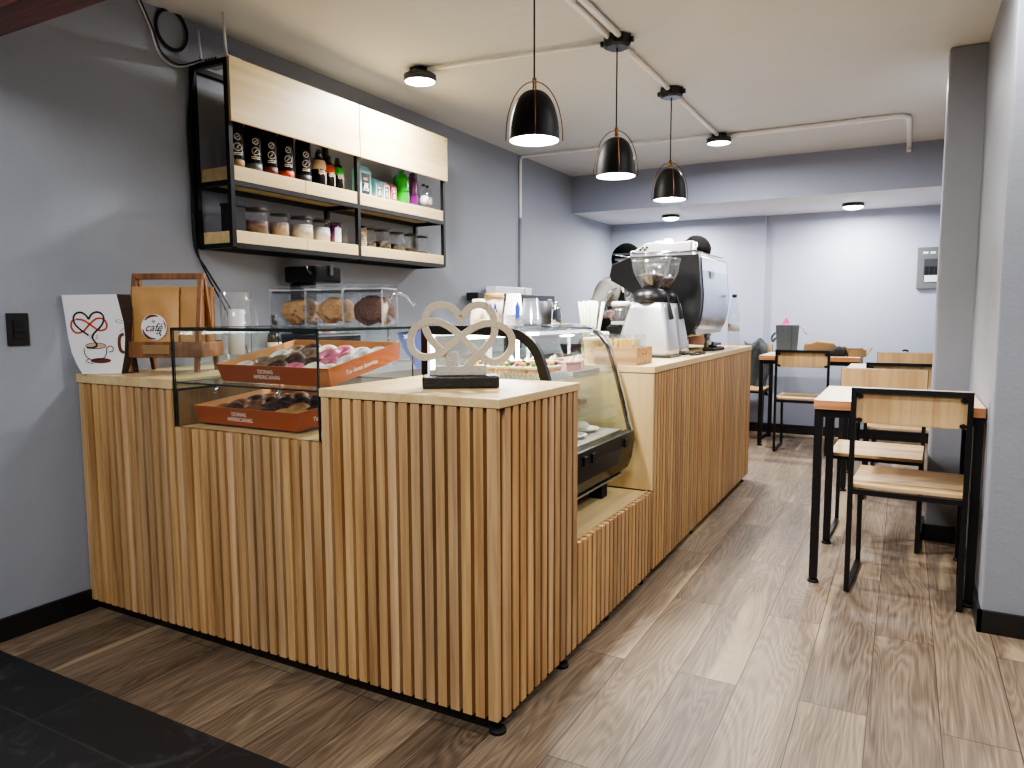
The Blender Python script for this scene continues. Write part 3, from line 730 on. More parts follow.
t = thing('glass_jug', 'tall clear glass jug with a roll of white paper inside', 'jug', (-2.55, 2.19, ZT+.001))
MB().lathe([(0, .006), (.052, .006), (.058, .012), (.060, .2), (.062, .325), (.065, .326), (.062, .2), (.060, .0), (0, 0)], 28).build('body', 'thinpl', t)
MB().tube(smooth_curve([(.054, 0, .29), (.080, .02, .28), (.088, .03, .2), (.078, .02, .1), (.054, 0, .07)], 6), .006).build('handle', 'thinpl', t)
p = MB().cyl((-2.553, 2.188, ZT+.06), (-2.547, 2.19, ZT+.255), .034, .034, 20).build('paper_roll', 'paper'); tag(p, 'white paper roll standing inside the clear glass jug', 'paper roll')
t = thing('syrup_bottle', 'small black bottle with a cream and orange label beside the glass jug', 'bottle', (-2.425, 2.285, ZT+.001))
MB().lathe([(0, 0), (.027, 0), (.03, .006), (.03, .13), (.024, .15), (.013, .165), (.012, .185)], 20).build('body', 'blackgl', t)
MB().cyl((0, 0, .183), (0, 0, .228), .015, .014).build('cap', 'dark', t)
MB().lathe([(.0305, .05), (.0307, .05), (.0307, .11), (.0305, .11)], 20, [1, 0, 1]).build('label_band', ['cream', 'dark'], t)
MB().lathe([(.0309, .03), (.0311, .03), (.0311, .055), (.0309, .055)], 20).build('label_band', 'orange', t)

# ================================================================== knot sculpture
sz = math.radians(33)
t = thing('knot_sculpture', 'pale stone heart and infinity knot sculpture on a black slab', 'sculpture', (-1.226, 1.918, ZT+.001), sz)
u = .000463; so, sb = 415, 690
S = lambda pts: [Vector(((x-so)*u, 0, (sb-26-y)*u)) for x, y in pts]
MB().box(-.120, .120, -.045, .045, 0, .038).build('slab', 'granite', t, bevel=.006)
MB().box(-.078, .081, -.026, .026, .039, .068).box(-.098, -.05, -.018, .022, .039, .055).box(-.045, -.01, -.012, .012, .066, .112).build('plinth_block', 'cement2', t, bevel=.002)
th = .026
def band(pts, yoff, n=8, closed=False, w=.0262):
    P = smooth_curve(S(pts), n, closed)
    return [Vector((p.x, yoff(i/len(P)) if callable(yoff) else yoff, p.z)) for i, p in enumerate(P)]
rectw = (.022, .0255)
b = MB()
heartL = [(418, 205), (385, 150), (345, 118), (295, 107), (235, 118), (190, 160), (175, 215), (185, 280), (225, 350), (270, 400)]
heartL2 = [(270, 400), (320, 445), (370, 500), (410, 560)]
heartR = [(418, 205), (450, 155), (490, 118), (540, 105), (590, 118), (628, 160), (645, 220), (645, 290), (622, 350), (570, 410), (510, 470), (450, 530), (410, 562)]
hl = band(heartL+heartL2[1:], lambda q: -.004+.016*max(0, (q-.60))*2.2)[::-1]; hr = band(heartR, lambda q: (-.004 if q < .3 else .006 if q < .55 else -.008))
def miter(P, nb=.0127):
    # notch where the two lobes meet: straight ribs on both sides of the fold
    return P
b.tube(hl[:-1]+[hl[-1]]+hr[1:], .01, rect=rectw, up=(0, 1, 0))
nx_, nz_ = hl[-1].x, hl[-1].z
b.prism([(nx_-.011, nz_-.004), (nx_, nz_-.020), (nx_+.011, nz_-.004), (nx_, nz_+.012)], -.0168, .0088)
b.build('heart_band', 'cement', t, bevel=.002)
b = MB()
infi = [(430, 330), (370, 275), (300, 232), (235, 215), (160, 228), (105, 270), (78, 335), (90, 405), (140, 450), (205, 455), (280, 430), (350, 375), (430, 310), (510, 258), (590, 232), (665, 240), (730, 275), (765, 335), (760, 405), (715, 465), (650, 495), (590, 478), (520, 425)]
def yo(q):
    return .007*math.sin(q*PI*8+.6)
b.tube(band(infi, yo, closed=True), .01, rect=rectw, up=(0, 1, 0), closed=True)
b.build('infinity_band', 'cement', t, bevel=.002)

# ================================================================== refrigerated case with curved glass
FY0, FY1 = 2.305, 2.995
t = thing('refrigerated_case', 'curved glass refrigerated cake case set into the counter', 'refrigerator', (0, 0, 0))
prof = smooth_curve([Vector(p) for p in [(-1.62, 1.156), (-1.40, 1.156), (-1.27, 1.150), (-1.20, 1.130), (-1.145, 1.078), (-1.112, .995), (-1.078, .875), (-1.050, .77), (-1.030, .69)]], 5)
prof = [(p.x, p.y) for p in prof]
def offs(d):
    out = []
    for i, p in enumerate(prof):
        a = Vector(prof[max(i-1, 0)]); c = Vector(prof[min(i+1, len(prof)-1)]); tt = (c-a).normalized(); nn = Vector((tt.y, -tt.x))
        out.append((p[0]+nn.x*d, p[1]+nn.y*d))
    return out
MB().sheet(prof, FY0+.02, FY1-.02).build('curved_glass', 'curvepane', t)
inn = offs(.034)
MB().prism(prof+inn[::-1], FY0, FY0+.022).build('end_frame', 'dark', t)
inn2 = offs(.016)
MB().prism(prof+inn2[::-1], FY1-.018, FY1).build('end_frame', 'dark', t)
inn3 = offs(-.005)
MB().prism(inn3+prof[::-1], FY1-.02, FY1-.004).build('chrome_trim', 'chrome', t)
MB().box(-1.655, -1.625, FY0, FY0+.03, .68, 1.155).build('rear_post', 'dark', t)
MB().box(-1.655, -1.625, FY1-.03, FY1, .68, 1.155).build('rear_post', 'dark', t)
endp = [(x, z) for x, z in prof]+[(-1.60, .69), (-1.62, .7)]
MB().prism(endp, FY1-.019, FY1-.016).build('end_glass', 'curvepane', t)
MB().prism(endp, FY0+.008, FY0+.011).build('end_glass', 'curvepane', t)
MB().box(-1.65, -1.643, FY0+.03, (FY0+FY1)/2+.01, .69, 1.12).box(-1.64, -1.633, (FY0+FY1)/2-.01, FY1-.03, .69, 1.12).build('sliding_door', 'curvepane', t)
base = [(-1.66, .50), (-1.12, .50), (-1.075, .508), (-1.048, .53), (-1.030, .575), (-1.020, .645), (-1.026, .688), (-1.66, .688)]
MB().prism(base, FY0, FY1).build('base_cabinet', 'fridgebase', t, bevel=.003)
MB().prism([(-1.026, .64), (-1.018, .65), (-1.022, .694), (-1.05, .70), (-1.06, .688)], FY0, FY1).build('sill', 'dark', t)
for yy in (2.42, 2.50, 2.86): MB().box(-1.0175, -1.012, yy, yy+.035, .64, .675).build('sill_clip', 'dark', t)
MB().box(-1.085, -1.070, FY0, FY1, .495, .502).build('bottom_trim', 'steel', t)
for xx, yy in ((-1.14, FY0+.05), (-1.14, FY1-.12), (-1.6, FY0+.05), (-1.6, FY1-.12)):
    MB().box(xx-.03, xx+.03, yy-.03, yy+.03, .411, .499).build('foot', 'rubber', t)
MB().box(-1.60, -1.115, FY0+.03, FY1-.03, .945, .951).build('glass_shelf', 'pane', t)
MB().box(-1.60, -1.09, FY0+.03, FY1-.03, .80, .806).build('glass_shelf', 'pane', t)
MB().box(-1.60, -1.07, FY0+.03, FY1-.03, .689, .70).build('floor_tray', 'steel', t)
MB().box(-1.50, -1.46, FY0+.05, FY1-.05, 1.105, 1.118).build('light_strip', 'fridgeled', t)
MB().box(-1.62, -1.612, FY0+.012, FY0+.03, .95, 1.12).cyl((-1.56, FY1-.07, .70), (-1.56, FY1-.07, 1.10), .008).build('light_tube', 'fridgeled', t)
# cakes
def shelf_tray(x, y, z, w, d, lab, mat='white', fluted=False):
    b = MB(); b.box(-w/2, w/2, -d/2, d/2, 0, .004)
    b.box(-w/2-.006, -w/2, -d/2-.006, d/2+.006, 0, .016).box(w/2, w/2+.006, -d/2-.006, d/2+.006, 0, .016).box(-w/2, w/2, -d/2-.006, -d/2, 0, .016).box(-w/2, w/2, d/2, d/2+.006, 0, .016)
    if fluted:
        for i in range(int(w/.018)): b.box(-w/2+i*.018, -w/2+i*.018+.009, -d/2-.012, -d/2-.006, 0, .03)
        for i in range(int(d/.018)): b.box(w/2+.006, w/2+.012, -d/2+i*.018, -d/2+i*.018+.009, 0, .03)
    o = b.build('cake_tray', mat); o.location = (x, y, z); tag(o, lab, 'tray'); return o
shelf_tray(-1.34, 2.47, .952, .36, .22, 'white fluted tray of fruit topped cakes inside the curved case', 'white', True)
shelf_tray(-1.36, 2.80, .952, .38, .28, 'silver tray of sliced cakes at the far end of the upper shelf', 'steel')
fr = ['fruit_r', 'fruit_y', 'fruit_g']
n = 0
for i in range(5):
    for j in range(2):
        x = -1.48+i*.07; y = 2.42+j*.1
        t = thing('fruit_cake', 'fruit topped cream cake slice in the white fluted tray', 'cake', (x, y, .957), 0, 'fruit cakes in the white fluted tray')
        MB().box(-.028, .028, -.038, .038, 0, .035).build('sponge', 'dough', t, bevel=.003)
        MB().box(-.029, .029, -.039, .039, .0355, .046).build('icing', 'cakecream', t, bevel=.004)
        for k in range(4):
            MB().sphere(((k % 2)*.026-.013, (k//2)*.034-.017, .053), .011, 10, 6, sc=(1, 1, .8)).build('fruit_piece', fr[(n+k) % 3] if k != 3 else 'choc', t)
        n += 1
for i, (kx, ky, mt, lb) in enumerate([(-1.48, 2.72, 'cakecream', 'cream'), (-1.40, 2.72, 'cakecream', 'cream'), (-1.30, 2.74, 'cakepink', 'pink'), (-1.22, 2.76, 'cakepink', 'pink'), (-1.44, 2.86, 'taupe', 'brown'), (-1.34, 2.86, 'taupe', 'brown'), (-1.24, 2.88, 'cakepink', 'pink')]):
    t = thing('cake_slice', f'{lb} iced cake slice on the silver tray in the curved case', 'cake', (kx, ky, .957), .3*i, f'{lb} cake slices on the silver tray')
    MB().prism([(-.038, -.03), (.038, -.022), (.038, .022), (-.038, .03)], 0, .036, 'XY').build('sponge', 'cakepink' if mt != 'cakecream' else 'dough', t, bevel=.003)
    MB().prism([(-.039, -.031), (.039, -.023), (.039, .023), (-.039, .031)], .0365, .048, 'XY').build('icing', mt, t, bevel=.004)
    MB().lathe([(.012, .048), (.010, .056), (.003, .066), (0, .068)], 10).build('cream_rosette', 'cakecream', t)
for i, (kx, ky) in enumerate([(-1.25, 2.50), (-1.25, 2.68), (-1.25, 2.86)]):
    t = thing('clamshell_box', 'clear plastic clamshell box of pastry on the lower glass shelf', 'box', (kx, ky, .807), 0, 'clamshell boxes on the lower glass shelf')
    MB().prism([(-.07, 0), (.07, 0), (.08, .035), (-.08, .035)], -.06, .06).build('base', 'thinpl', t)
    MB().prism([(-.08, .036), (.08, .036), (.06, .075), (-.06, .075)], -.06, .06).build('lid', 'thinpl', t)
    q = MB().box(kx-.05, kx+.05, ky-.04, ky+.04, .812, .836).build('pastry', 'dough' if i else 'choc', bevel=.008); tag(q, 'flat pastry inside a clear clamshell box', 'pastry', 'pastries in the clamshell boxes')
for i, (kx, ky) in enumerate([(-1.18, 2.48), (-1.18, 2.66), (-1.2, 2.84)]):
    t = thing('dessert_plate', 'white plate with a small dessert on the floor of the curved case', 'plate', (kx, ky, .701), 0, 'dessert plates on the floor of the curved case')
    MB().lathe([(0, .004), (.05, .004), (.07, .014), (.072, .014), (.052, 0), (0, 0)], 24).build('plate', 'white', t)
    q = MB().sphere((0, 0, 0), .03, 12, 6, sc=(1, 1, .6)).build('dessert', 'choc' if i == 1 else 'cakecream', loc=(kx, ky, .723)); tag(q, 'small domed dessert on a white plate at the bottom of the curved case', 'dessert', 'desserts on the white plates')

# ================================================================== cups on the refrigerated case
FT = 1.1575
def cup_stack(x, y, lab, prof, mat, n=1, name='paper_cup', cat='cup', flip=False, rimstep=.012):
    t = thing(name, lab, cat, (x, y, FT))
    MB().lathe(prof, 24).build('stack_body', mat, t)
    return t
def nested(r0, r1, h, n, step):
    """n inverted cups nested: body with rims"""
    pr = [(0, 0), (r1, 0)]
    for i in range(n):
        pr += [(r1+.002, i*step), (r1+.002, i*step+.003), (r1-.001, i*step+.004)]
    pr += [(r0, h), (0, h)]
    return pr
def cups(x, y, n, r0, r1, h, step, mat, lab, grp, name='paper_cup', up=False, z=FT):
    """each cup of a nested tower is its own thing"""
    first = None
    for i in range(n):
        if first is None:
            b = MB().lathe([(0, h), (r0, h), (r1, .004), (r1+.003, .003), (r1+.003, 0), (r1-.001, 0), (r0-.0015, h-.002), (0, h-.002)], 24)
            first = b.build(name, mat); c = first
        else: c = first.copy(); C.objects.link(c)
        tag(c, lab, 'cup', grp); c.location = (x, y, z+i*step)
        if up: c.rotation_euler = (PI, 0, 0); c.location.z = z+h+i*step
    return first
cups(-1.545, 2.56, 3, .026, .036, .085, .010, 'cream', 'cream paper cup in the short tower beside the kraft cup', 'cream paper cups in a short tower')
t = thing('kraft_cup', 'kraft paper cup with blue brush lettering and a tan lid', 'cup', (-1.455, 2.53, FT))
MB().lathe([(0, 0), (.029, 0), (.038, .105), (.0, .105)], 28).build('cup_body', 'cream', t)
MB().lathe([(.040, .106), (.041, .112), (.038, .118), (.037, .126), (0, .126)], 28).build('lid', 'kraft', t)
b = MB(); 
for p in ([(-.014, .085), (-.010, .06), (-.004, .05), (.001, .066), (.004, .085)], [(.004, .085), (.008, .062), (.012, .05)]):
    b.tube([Vector((x, -.0375+abs(x)*.35, z)) for x, z in [tuple(q) for q in smooth_curve([Vector(w) for w in p], 4)]], .0028, 5)
o = b.build('brush_mark', 'blue', t); o.rotation_euler = (0, 0, .5)
cups(-1.415, 2.62, 5, .028, .040, .090, .009, 'white', 'white paper cup in the tall tower behind the kraft cup', 'white paper cups in a tall tower')
o = MB().prism([(-.004, 0), (.012, .01), (.014, .05), (.004, .075), (-.006, .05)], -.002, .002).build('blue_swatch', 'blue'); o.location = (-1.383, 2.585, FT+.02); o.rotation_euler = (0, 0, .5)
tag(o, 'small blue printed card leaning on the white cup tower', 'card')
cups(-1.335, 2.62, 4, .030, .040, .082, .008, 'thinpl', 'clear plastic cup in the tower beside the white cups', 'clear plastic cups in the tower', 'plastic_cup')
t = thing('glass_tumbler', 'dark smoked tumbler next to the clear plastic cup tower', 'glass', (-1.315, 2.715, FT))
MB().lathe([(0, 0), (.024, 0), (.028, .095), (.026, .095), (.022, .006), (0, .006)], 20).build('body', 'darkgrey', t)
t = thing('metal_shaker', 'small shiny metal shaker with a knob top beside the smoked tumbler', 'shaker', (-1.305, 2.79, FT-.002))
MB().lathe([(0, 0), (.026, 0), (.028, .03), (.022, .06), (.024, .07), (.012, .08), (.008, .085), (.01, .093), (0, .098)], 20).build('body', 'chrome', t)

# ================================================================== end of the long block: straws, crate
sx_, sy_ = -1.456, 3.545
t = thing('straw_holder', 'clear cup holding a sheaf of pale striped straws', 'holder', (sx_, sy_, ZT+.001))
MB().lathe([(0, .003), (.04, .003), (.052, .13), (.054, .13), (.043, 0), (0, 0)], 24).build('cup', 'thinpl', t)
stw = None
for i in range(46):
    a, q = random.uniform(0, 2*PI), math.sqrt(random.random())*.036
    if stw is None:
        b = MB().cyl((0, 0, 0), (0, 0, .285), .0045, n=8)
        stw = [b.build('drinking_straw', 'strawwhite'), MB().cyl((0, 0, 0), (0, 0, .285), .0046, n=8).build('drinking_straw', 'strawgreen')]
        c = stw[0]
    elif i == 1: c = stw[1]
    else: c = stw[i % 2].copy(); C.objects.link(c)
    tag(c, 'pale green drinking straw in the clear cup' if i % 2 else 'white drinking straw in the clear cup', 'straw', 'green straws in the clear cup' if i % 2 else 'white straws in the clear cup')
    c.location = (sx_+q*math.cos(a)*.7, sy_+q*math.sin(a)*.7, ZT+.006+random.uniform(0, .01))
    c.rotation_euler = (-q*math.sin(a)*4.8, q*math.cos(a)*4.8, 0)
t = thing('takeaway_cup', 'white lidded paper cup with a green emblem beside the straws', 'cup', (-1.38, 3.50, ZT+.001))
MB().lathe([(0, 0), (.03, 0), (.042, .12), (.0, .12)], 24).build('cup_body', 'white', t)
MB().lathe([(.045, .121), (.045, .128), (.04, .138), (0, .14)], 24).build('lid', 'cream', t)
b = MB(); b.lathe([(.0375, .05), (.0410, .09)], 24); b.build('green_emblem', 'green', t)
t = thing('paper_tub', 'round cream paper tub behind the wooden crate', 'tub', (-1.30, 3.20, ZT+.001))
MB().lathe([(0, 0), (.035, 0), (.045, .10), (.049, .10), (.049, .115), (.045, .118), (0, .118)], 24).build('tub', 'cream', t)
t = thing('wooden_crate', 'small wooden crate with slotted handles at the end of the worktop', 'crate', (-1.045, 3.085, ZT+.001))
cw_, cdp, ch = .20, .225, .078
b = MB(); b.box(-cw_, 0, 0, cdp, 0, .008)
MB().box(-cw_, 0, 0, .009, .0085, ch).build('front_board', 'cratewood', t)
MB().box(-cw_, 0, cdp-.009, cdp, .0085, ch).build('back_board', 'cratewood', t)
b.build('base', 'cratewood', t)
for x0 in (-cw_, -.009):
    e = MB(); y0, y1 = .0095, cdp-.0095; hy0, hy1, hz0, hz1 = cdp*.35, cdp*.65, .040, .060
    e.box(x0, x0+.009, y0, y1, .0085, hz0).box(x0, x0+.009, y0, y1, hz1, ch).box(x0, x0+.009, y0, hy0, hz0, hz1).box(x0, x0+.009, hy1, y1, hz0, hz1)
    e.build('handle_board', 'cratewood', t)
t = thing('clear_organiser', 'clear acrylic organiser standing in the wooden crate', 'organiser', (-1.150, 3.20, ZT+.0105))
b = MB(); b.box(-.085, .085, -.085, .085, 0, .003)
for x in (-.085, .0, .082): b.box(x, x+.003, -.085, .085, .003, .125)
for y in (-.085, .0, .082): b.box(-.085, .085, y, y+.003, .003, .125)
b.build('divider_box', 'acrylic', t)
pk = None
for i in range(22):
    if pk is None: pk = MB().box(-.008, .008, -.003, .003, 0, .10).build('sugar_sachet', 'yellow', bevel=.001); c = pk
    else: c = pk.copy(); C.objects.link(c)
    tag(c, 'yellow sugar sachet standing in the clear organiser', 'sachet', 'yellow sachets in the clear organiser')
    c.location = (-1.22+.0135*(i % 11), 3.135+.10*(i//11)+random.uniform(-.015, .015), ZT+.016); c.rotation_euler = (random.uniform(-.2, .2), random.uniform(-.15, .15), random.uniform(-.5, .5))

# ================================================================== coffee grinders
def grinder(x, y, lab):
    t = thing('coffee_grinder', lab, 'coffee grinder', (x, y, ZT+.001))
    # tapered brushed body, longer along X
    lo, hi = (-.175, .120, -.10, .10), (-.105, .075, -.075, .075)
    b = MB(); rings = []
    for k in range(9):
        q = k/8; z = .012+.275*q; e = q**1.5
        x0, x1, y0, y1 = [a+(c-a)*e for a, c in zip(lo, hi)]
        r = .025
        ring = []
        for cx_, cy_, a0 in ((x1-r, y1-r, 0), (x0+r, y1-r, PI/2), (x0+r, y0+r, PI), (x1-r, y0+r, 1.5*PI)):
            for j in range(5): a = a0+j*PI/8; ring.append((cx_+r*math.cos(a), cy_+r*math.sin(a), z))
        rings.append(ring)
    m = len(rings[0]); vs = [p for g in rings for p in g]; fs = [(i*m+j, i*m+(j+1) % m, (i+1)*m+(j+1) % m, (i+1)*m+j) for i in range(8) for j in range(m)]
    b.add(vs, fs, 0, True); b.add(vs, [tuple(range(m-1, -1, -1)), tuple(8*m+j for j in range(m))])
    b.build('body', 'steel', t)
    MB().box(-.18, .125, -.105, .105, 0, .011).build('base_plate', 'dark', t, bevel=.003)
    MB().lathe([(0, .288), (.088, .288), (.094, .30), (.088, .335), (.066, .355), (.055, .36), (0, .36)], 28, loc=(-.02, 0, 0)).build('grinding_collar', 'dark', t)
    MB().bar((.06, 0, .335), (.105, -.02, .20), .014, .02).build('side_rib', 'dark', t)
    h = MB().lathe([(.045, .362), (.058, .385), (.092, .45), (.104, .52), (.101, .52), (.089, .452), (.055, .388), (.042, .364)], 28, loc=(-.02, 0, 0)).build('hopper', 'acrylic', t)
    MB().lathe([(0, .521), (.108, .521), (.108, .535), (.09, .541), (0, .541)], 28, loc=(-.02, 0, 0)).build('hopper_lid', 'thinpl', t)
    MB().lathe([(0, .366), (.040, .366), (.053, .388), (.075, .425), (.06, .437), (.03, .442), (0, .44)], 24, loc=(-.02, 0, 0)).build('bean_fill', 'beans', t)
    dsr = MB().lathe([(0, .19), (.045, .19), (.047, .20), (.047, .27), (0, .27)], 24, loc=(-.185, 0, 0)).build('doser', 'thinpl', t)
    MB().lathe([(0, .271), (.052, .271), (.052, .288), (.045, .296), (0, .297)], 24, loc=(-.185, 0, 0)).build('doser_lid', 'white', dsr)
    MB().box(-.215, -.155, -.02, .02, .195, .26).build('doser_vanes', 'dark', dsr)
    MB().box(-.23, -.13, -.03, .03, .172, .189).build('doser_bracket', 'steel', t)
    MB().cyl((-.185, -.01, .10), (-.185, -.01, .172), .004).box(-.24, -.13, -.03, .03, .092, .1).build('portafilter_fork', 'dark', t)
    MB().box(-.128, -.124, -.015, .015, .05, .08).build('power_switch', 'dark', t)
    return t
grinder(-1.185, 3.77, 'brushed steel coffee grinder nearest the wooden crate')
grinder(-1.215, 4.07, 'second brushed steel coffee grinder between the first and the espresso machine')

# ================================================================== espresso machine
MY0, MY1 = 4.30, 5.04
t = thing('espresso_machine', 'large espresso machine with black end cheeks and mirror polished back panel', 'espresso machine', (0, 0, 0))
fr_ = [(-1.088, 1.548), (-1.080, 1.53), (-1.072, 1.43), (-1.062, 1.32), (-1.066, 1.22), (-1.08, 1.15), (-1.105, 1.10), (-1.145, 1.07), (-1.20, 1.055)]
fr_ = [(p.x, p.y) for p in smooth_curve([Vector(p) for p in fr_], 4)]
side = fr_+[(-1.62, 1.055), (-1.66, 1.075), (-1.66, 1.12), (-1.50, 1.135), (-1.47, 1.20), (-1.48, 1.32), (-1.59, 1.385), (-1.63, 1.405), (-1.64, 1.44), (-1.625, 1.505), (-1.50, 1.55)]
def thick(poly, y0, y1, nm, mt, bv=.006): return MB().prism(poly, y0, y1).build(nm, mt, t, bevel=bv)
thick(side, MY0, MY0+.035, 'end_cheek', 'dark', .012)
thick(side, MY1-.035, MY1, 'end_cheek', 'dark', .012)
bi = [(x-.055, min(z, 1.53)) for x, z in fr_ if z > 1.11]+[(-1.20, 1.10), (-1.40, 1.10)]
MB().prism(fr_+[(-1.40, 1.055)]+bi[::-1], MY0-.016, MY0-.001).build('cheek_band', 'dark', t, bevel=.004)
inner = [(x-.006 if x > -1.4 else x+.01, z) for x, z in side]
MB().prism([(min(x, -1.10), max(z, 1.075)) for x, z in side if x < -1.3]+[(-1.10, 1.075), (-1.10, 1.53)][::1], MY0+.036, MY1-.036).build('body', 'steel', t)
o1 = [(x+.004, z) for x, z in fr_]; o2 = [(x-.010, z) for x, z in fr_]
up_ = [p for p in o1 if p[1] > 1.47]; lo_ = [p for p in o1 if p[1] <= 1.475]
MB().sheet(up_+[lo_[0]], MY0+.037, MY1-.037).build('top_back_panel', 'chrome', t)
MB().sheet(lo_, MY0+.037, MY1-.037).build('mirror_back_panel', 'mirror', t)
MB().box(-1.071, -1.060, 4.52, 4.60, 1.415, 1.46).build('badge', 'steel', t)
text('LC', .02, 'dark', t, 'badge_mark', loc=(-1.0595, 4.56, 1.437), rot=(PI/2, 0, PI/2))
MB().box(-1.62, -1.11, MY0+.04, MY1-.04, 1.532, 1.545).build('cup_tray', 'chrome', t)
tr = MB()
for x in (-1.62, -1.105): tr.cyl((x, MY0+.02, 1.57), (x, MY1-.02, 1.57), .005)
tr.cyl((-1.62, MY0+.02, 1.57), (-1.105, MY0+.02, 1.57), .005); tr.build('cup_rail', 'chrome', t)
for x, y in ((-1.18, MY0+.08), (-1.18, MY1-.08), (-1.55, MY0+.08), (-1.55, MY1-.08)):
    MB().cyl((x, y, ZT+.001), (x, y, 1.06), .026, .022).build('foot', 'chrome', t)
for y in (4.5, 4.9):
    g_ = MB().cyl((-1.57, y, 1.27), (-1.57, y, 1.36), .035, .045).build('group_head', 'chrome', t)
    h_ = MB().cyl((-1.57, y, 1.235), (-1.57, y, 1.268), .036).cyl((-1.60, y, 1.25), (-1.76, y, 1.235), .010, .014).build('portafilter', 'dark', g_)
MB().tube(smooth_curve([(-1.62, 4.38, 1.36), (-1.67, 4.36, 1.33), (-1.68, 4.35, 1.25), (-1.66, 4.35, 1.18)], 6), .006).build('steam_wand', 'chrome', t)
MB().box(-1.655, -1.48, MY0+.04, MY1-.04, 1.121, 1.131).build('drip_grille', 'steel', t)
# cups on top
cu = None
for i in range(5):
    for j in range(3):
        for k in range(1 if (i+j) % 3 else 2):
            if (i in (0, 4) and j == 0) or i == 0: continue
            if cu is None:
                cu = thing('espresso_cup', 'white espresso cup upside down on top of the espresso machine', 'cup', (0, 0, 0), 0, 'white cups on the espresso machine')
                MB().lathe([(0, .058), (.022, .058), (.03, .05), (.040, .004), (.040, 0), (.037, 0), (.027, .046), (0, .05)], 20).build('cup_body', 'white', cu)
                MB().tube(smooth_curve([(.036, 0, .018), (.056, 0, .02), (.056, 0, .042), (.033, 0, .044)], 4), .004, 6).build('handle', 'white', cu); c = cu
            else: c = dup(cu)
            c.location = (-1.57+i*.088, 4.42+j*.095+k*.003, 1.546+k*.052); c.rotation_euler = (0, 0, random.uniform(0, 6))
t = thing('napkin_box', 'white box on the cup tray with a small dark printed mark', 'box', (-1.42, 4.37, 1.546))
b = thing('folded_towel', 'white folded cloth piled on top of the espresso machine', 'cloth', (-1.30, 4.78, 1.546))
MB().box(-.17, .17, -.11, .11, 0, .03).box(-.15, .12, -.10, .10, .031, .055).build('cloth_fold', 'whitefab', b, bevel=.012)
MB().prism([(-.10, 0), (.28, 0), (.28, .085), (.16, .075), (.06, .085), (-.0, .08), (-.07, .035)], -.045, .0).build('box_body', 'white', t, bevel=.003)
for q in range(4): MB().cyl((-.03+.014*q, -.0475, .045+.012*(q % 2)), (-.03+.014*q, -.0455, .045+.012*(q % 2)), .008, n=10).build('printed_mark', 'darkgrey', t)
t = thing('water_bottle', 'clear plastic water bottle with a blue cap at the end of the worktop', 'bottle', (-1.02, 5.02, ZT+.001))
MB().lathe([(0, .004), (.033, .002), (.038, .01), (.038, .09), (.035, .10), (.038, .11), (.038, .19), (.033, .24), (.018, .30), (.014, .325), (.0135, .335), (0, .335)], 24).build('bottle_body', 'thinpl', t)
MB().cyl((0, 0, .336), (0, 0, .357), .016).build('cap', 'navy', t)
MB().lathe([(.0385, .11), (.039, .11), (.039, .165), (.0385, .165)], 24).build('label_band', 'paper', t)
t = thing('tamping_mat', 'black rubber tamping mat with a tamper behind the espresso machine', 'mat', (-1.06, 4.60, ZT+.001))
o = MB().tube(smooth_curve([(-1.02, 3.92, ZT+.006), (-1.0, 4.05, ZT+.006), (-1.01, 4.2, ZT+.006), (-1.06, 4.22, ZT+.006), (-1.05, 4.08, ZT+.006), (-1.08, 3.98, ZT+.006), (-1.12, 4.2, ZT+.006), (-1.14, 4.28, ZT+.006)], 6), .005).build('power_cable', 'rubber'); tag(o, 'black cable looped on the worktop beside the espresso machine', 'cable')
MB().prism([(-.03, -.15), (.04, -.13), (.05, .10), (.02, .2), (-.03, .16)], 0, .018, 'XY').build('mat_sheet', 'rubber', t, bevel=.006)
MB().lathe([(0, .019), (.026, .019), (.026, .03), (.01, .036), (.012, .05), (0, .055)], 20).build('tamper_head', 'dark', t)

# ================================================================== wall shelf unit
SX, SY0, SY1, SYM = -2.645, 2.272, 3.972, 3.128
t = thing('wall_shelf_unit', 'black steel framed wall shelf unit with pale plywood doors and two shelves', 'shelf', (0, 0, 0))
T_ = .022; wx = XL+.003
fr = MB()
for nm, x, ys in (('front_post', SX-T_, (SY0, SYM-T_/2, SY1-T_)), ('rear_post', wx, (SY0, SYM-T_/2, SY1-T_))):
    for y in ys: MB().box(x, x+T_, y, y+T_, 1.505, 2.318).build(nm, 'black', t)
for z in (1.500, 1.776, 2.296):
    MB().box(SX-T_, SX, SY0+T_, SYM-T_/2, z, z+T_).box(SX-T_, SX, SYM+T_/2, SY1-T_, z, z+T_).build('front_rail', 'black', t)
    MB().box(wx, wx+T_, SY0+T_, SYM-T_/2, z, z+T_).box(wx, wx+T_, SYM+T_/2, SY1-T_, z, z+T_).build('rear_rail', 'black', t)
    for y in (SY0, SYM-T_/2, SY1-T_): MB().box(wx+T_, SX-T_, y, y+T_, z, z+T_).build('side_rail', 'black', t)
for z0, z1 in ((1.7985, 1.862), (1.5225, 1.578)):
    for a, b_ in ((SY0+T_+.001, 2.73), (2.732, SYM-T_/2-.001), (SYM+T_/2+.001, 3.575), (3.577, SY1-T_-.001)):
        MB().box(wx+T_+.001, SX-.002, a, b_, z0, z1).build('shelf_board', 'shelfwood', t, bevel=.002)
for a, b_ in ((SY0+.002, SYM-.004), (SYM+.004, SY1+.006)):
    MB().box(SX+.001, SX+.016, a, b_, 2.050, 2.322).build('flap_door', 'ply', t, bevel=.001)
MB().cyl((SX+.0165, SY1-.015, 2.30), (SX+.018, SY1-.015, 2.30), .005).build('screw_head', 'black', t)

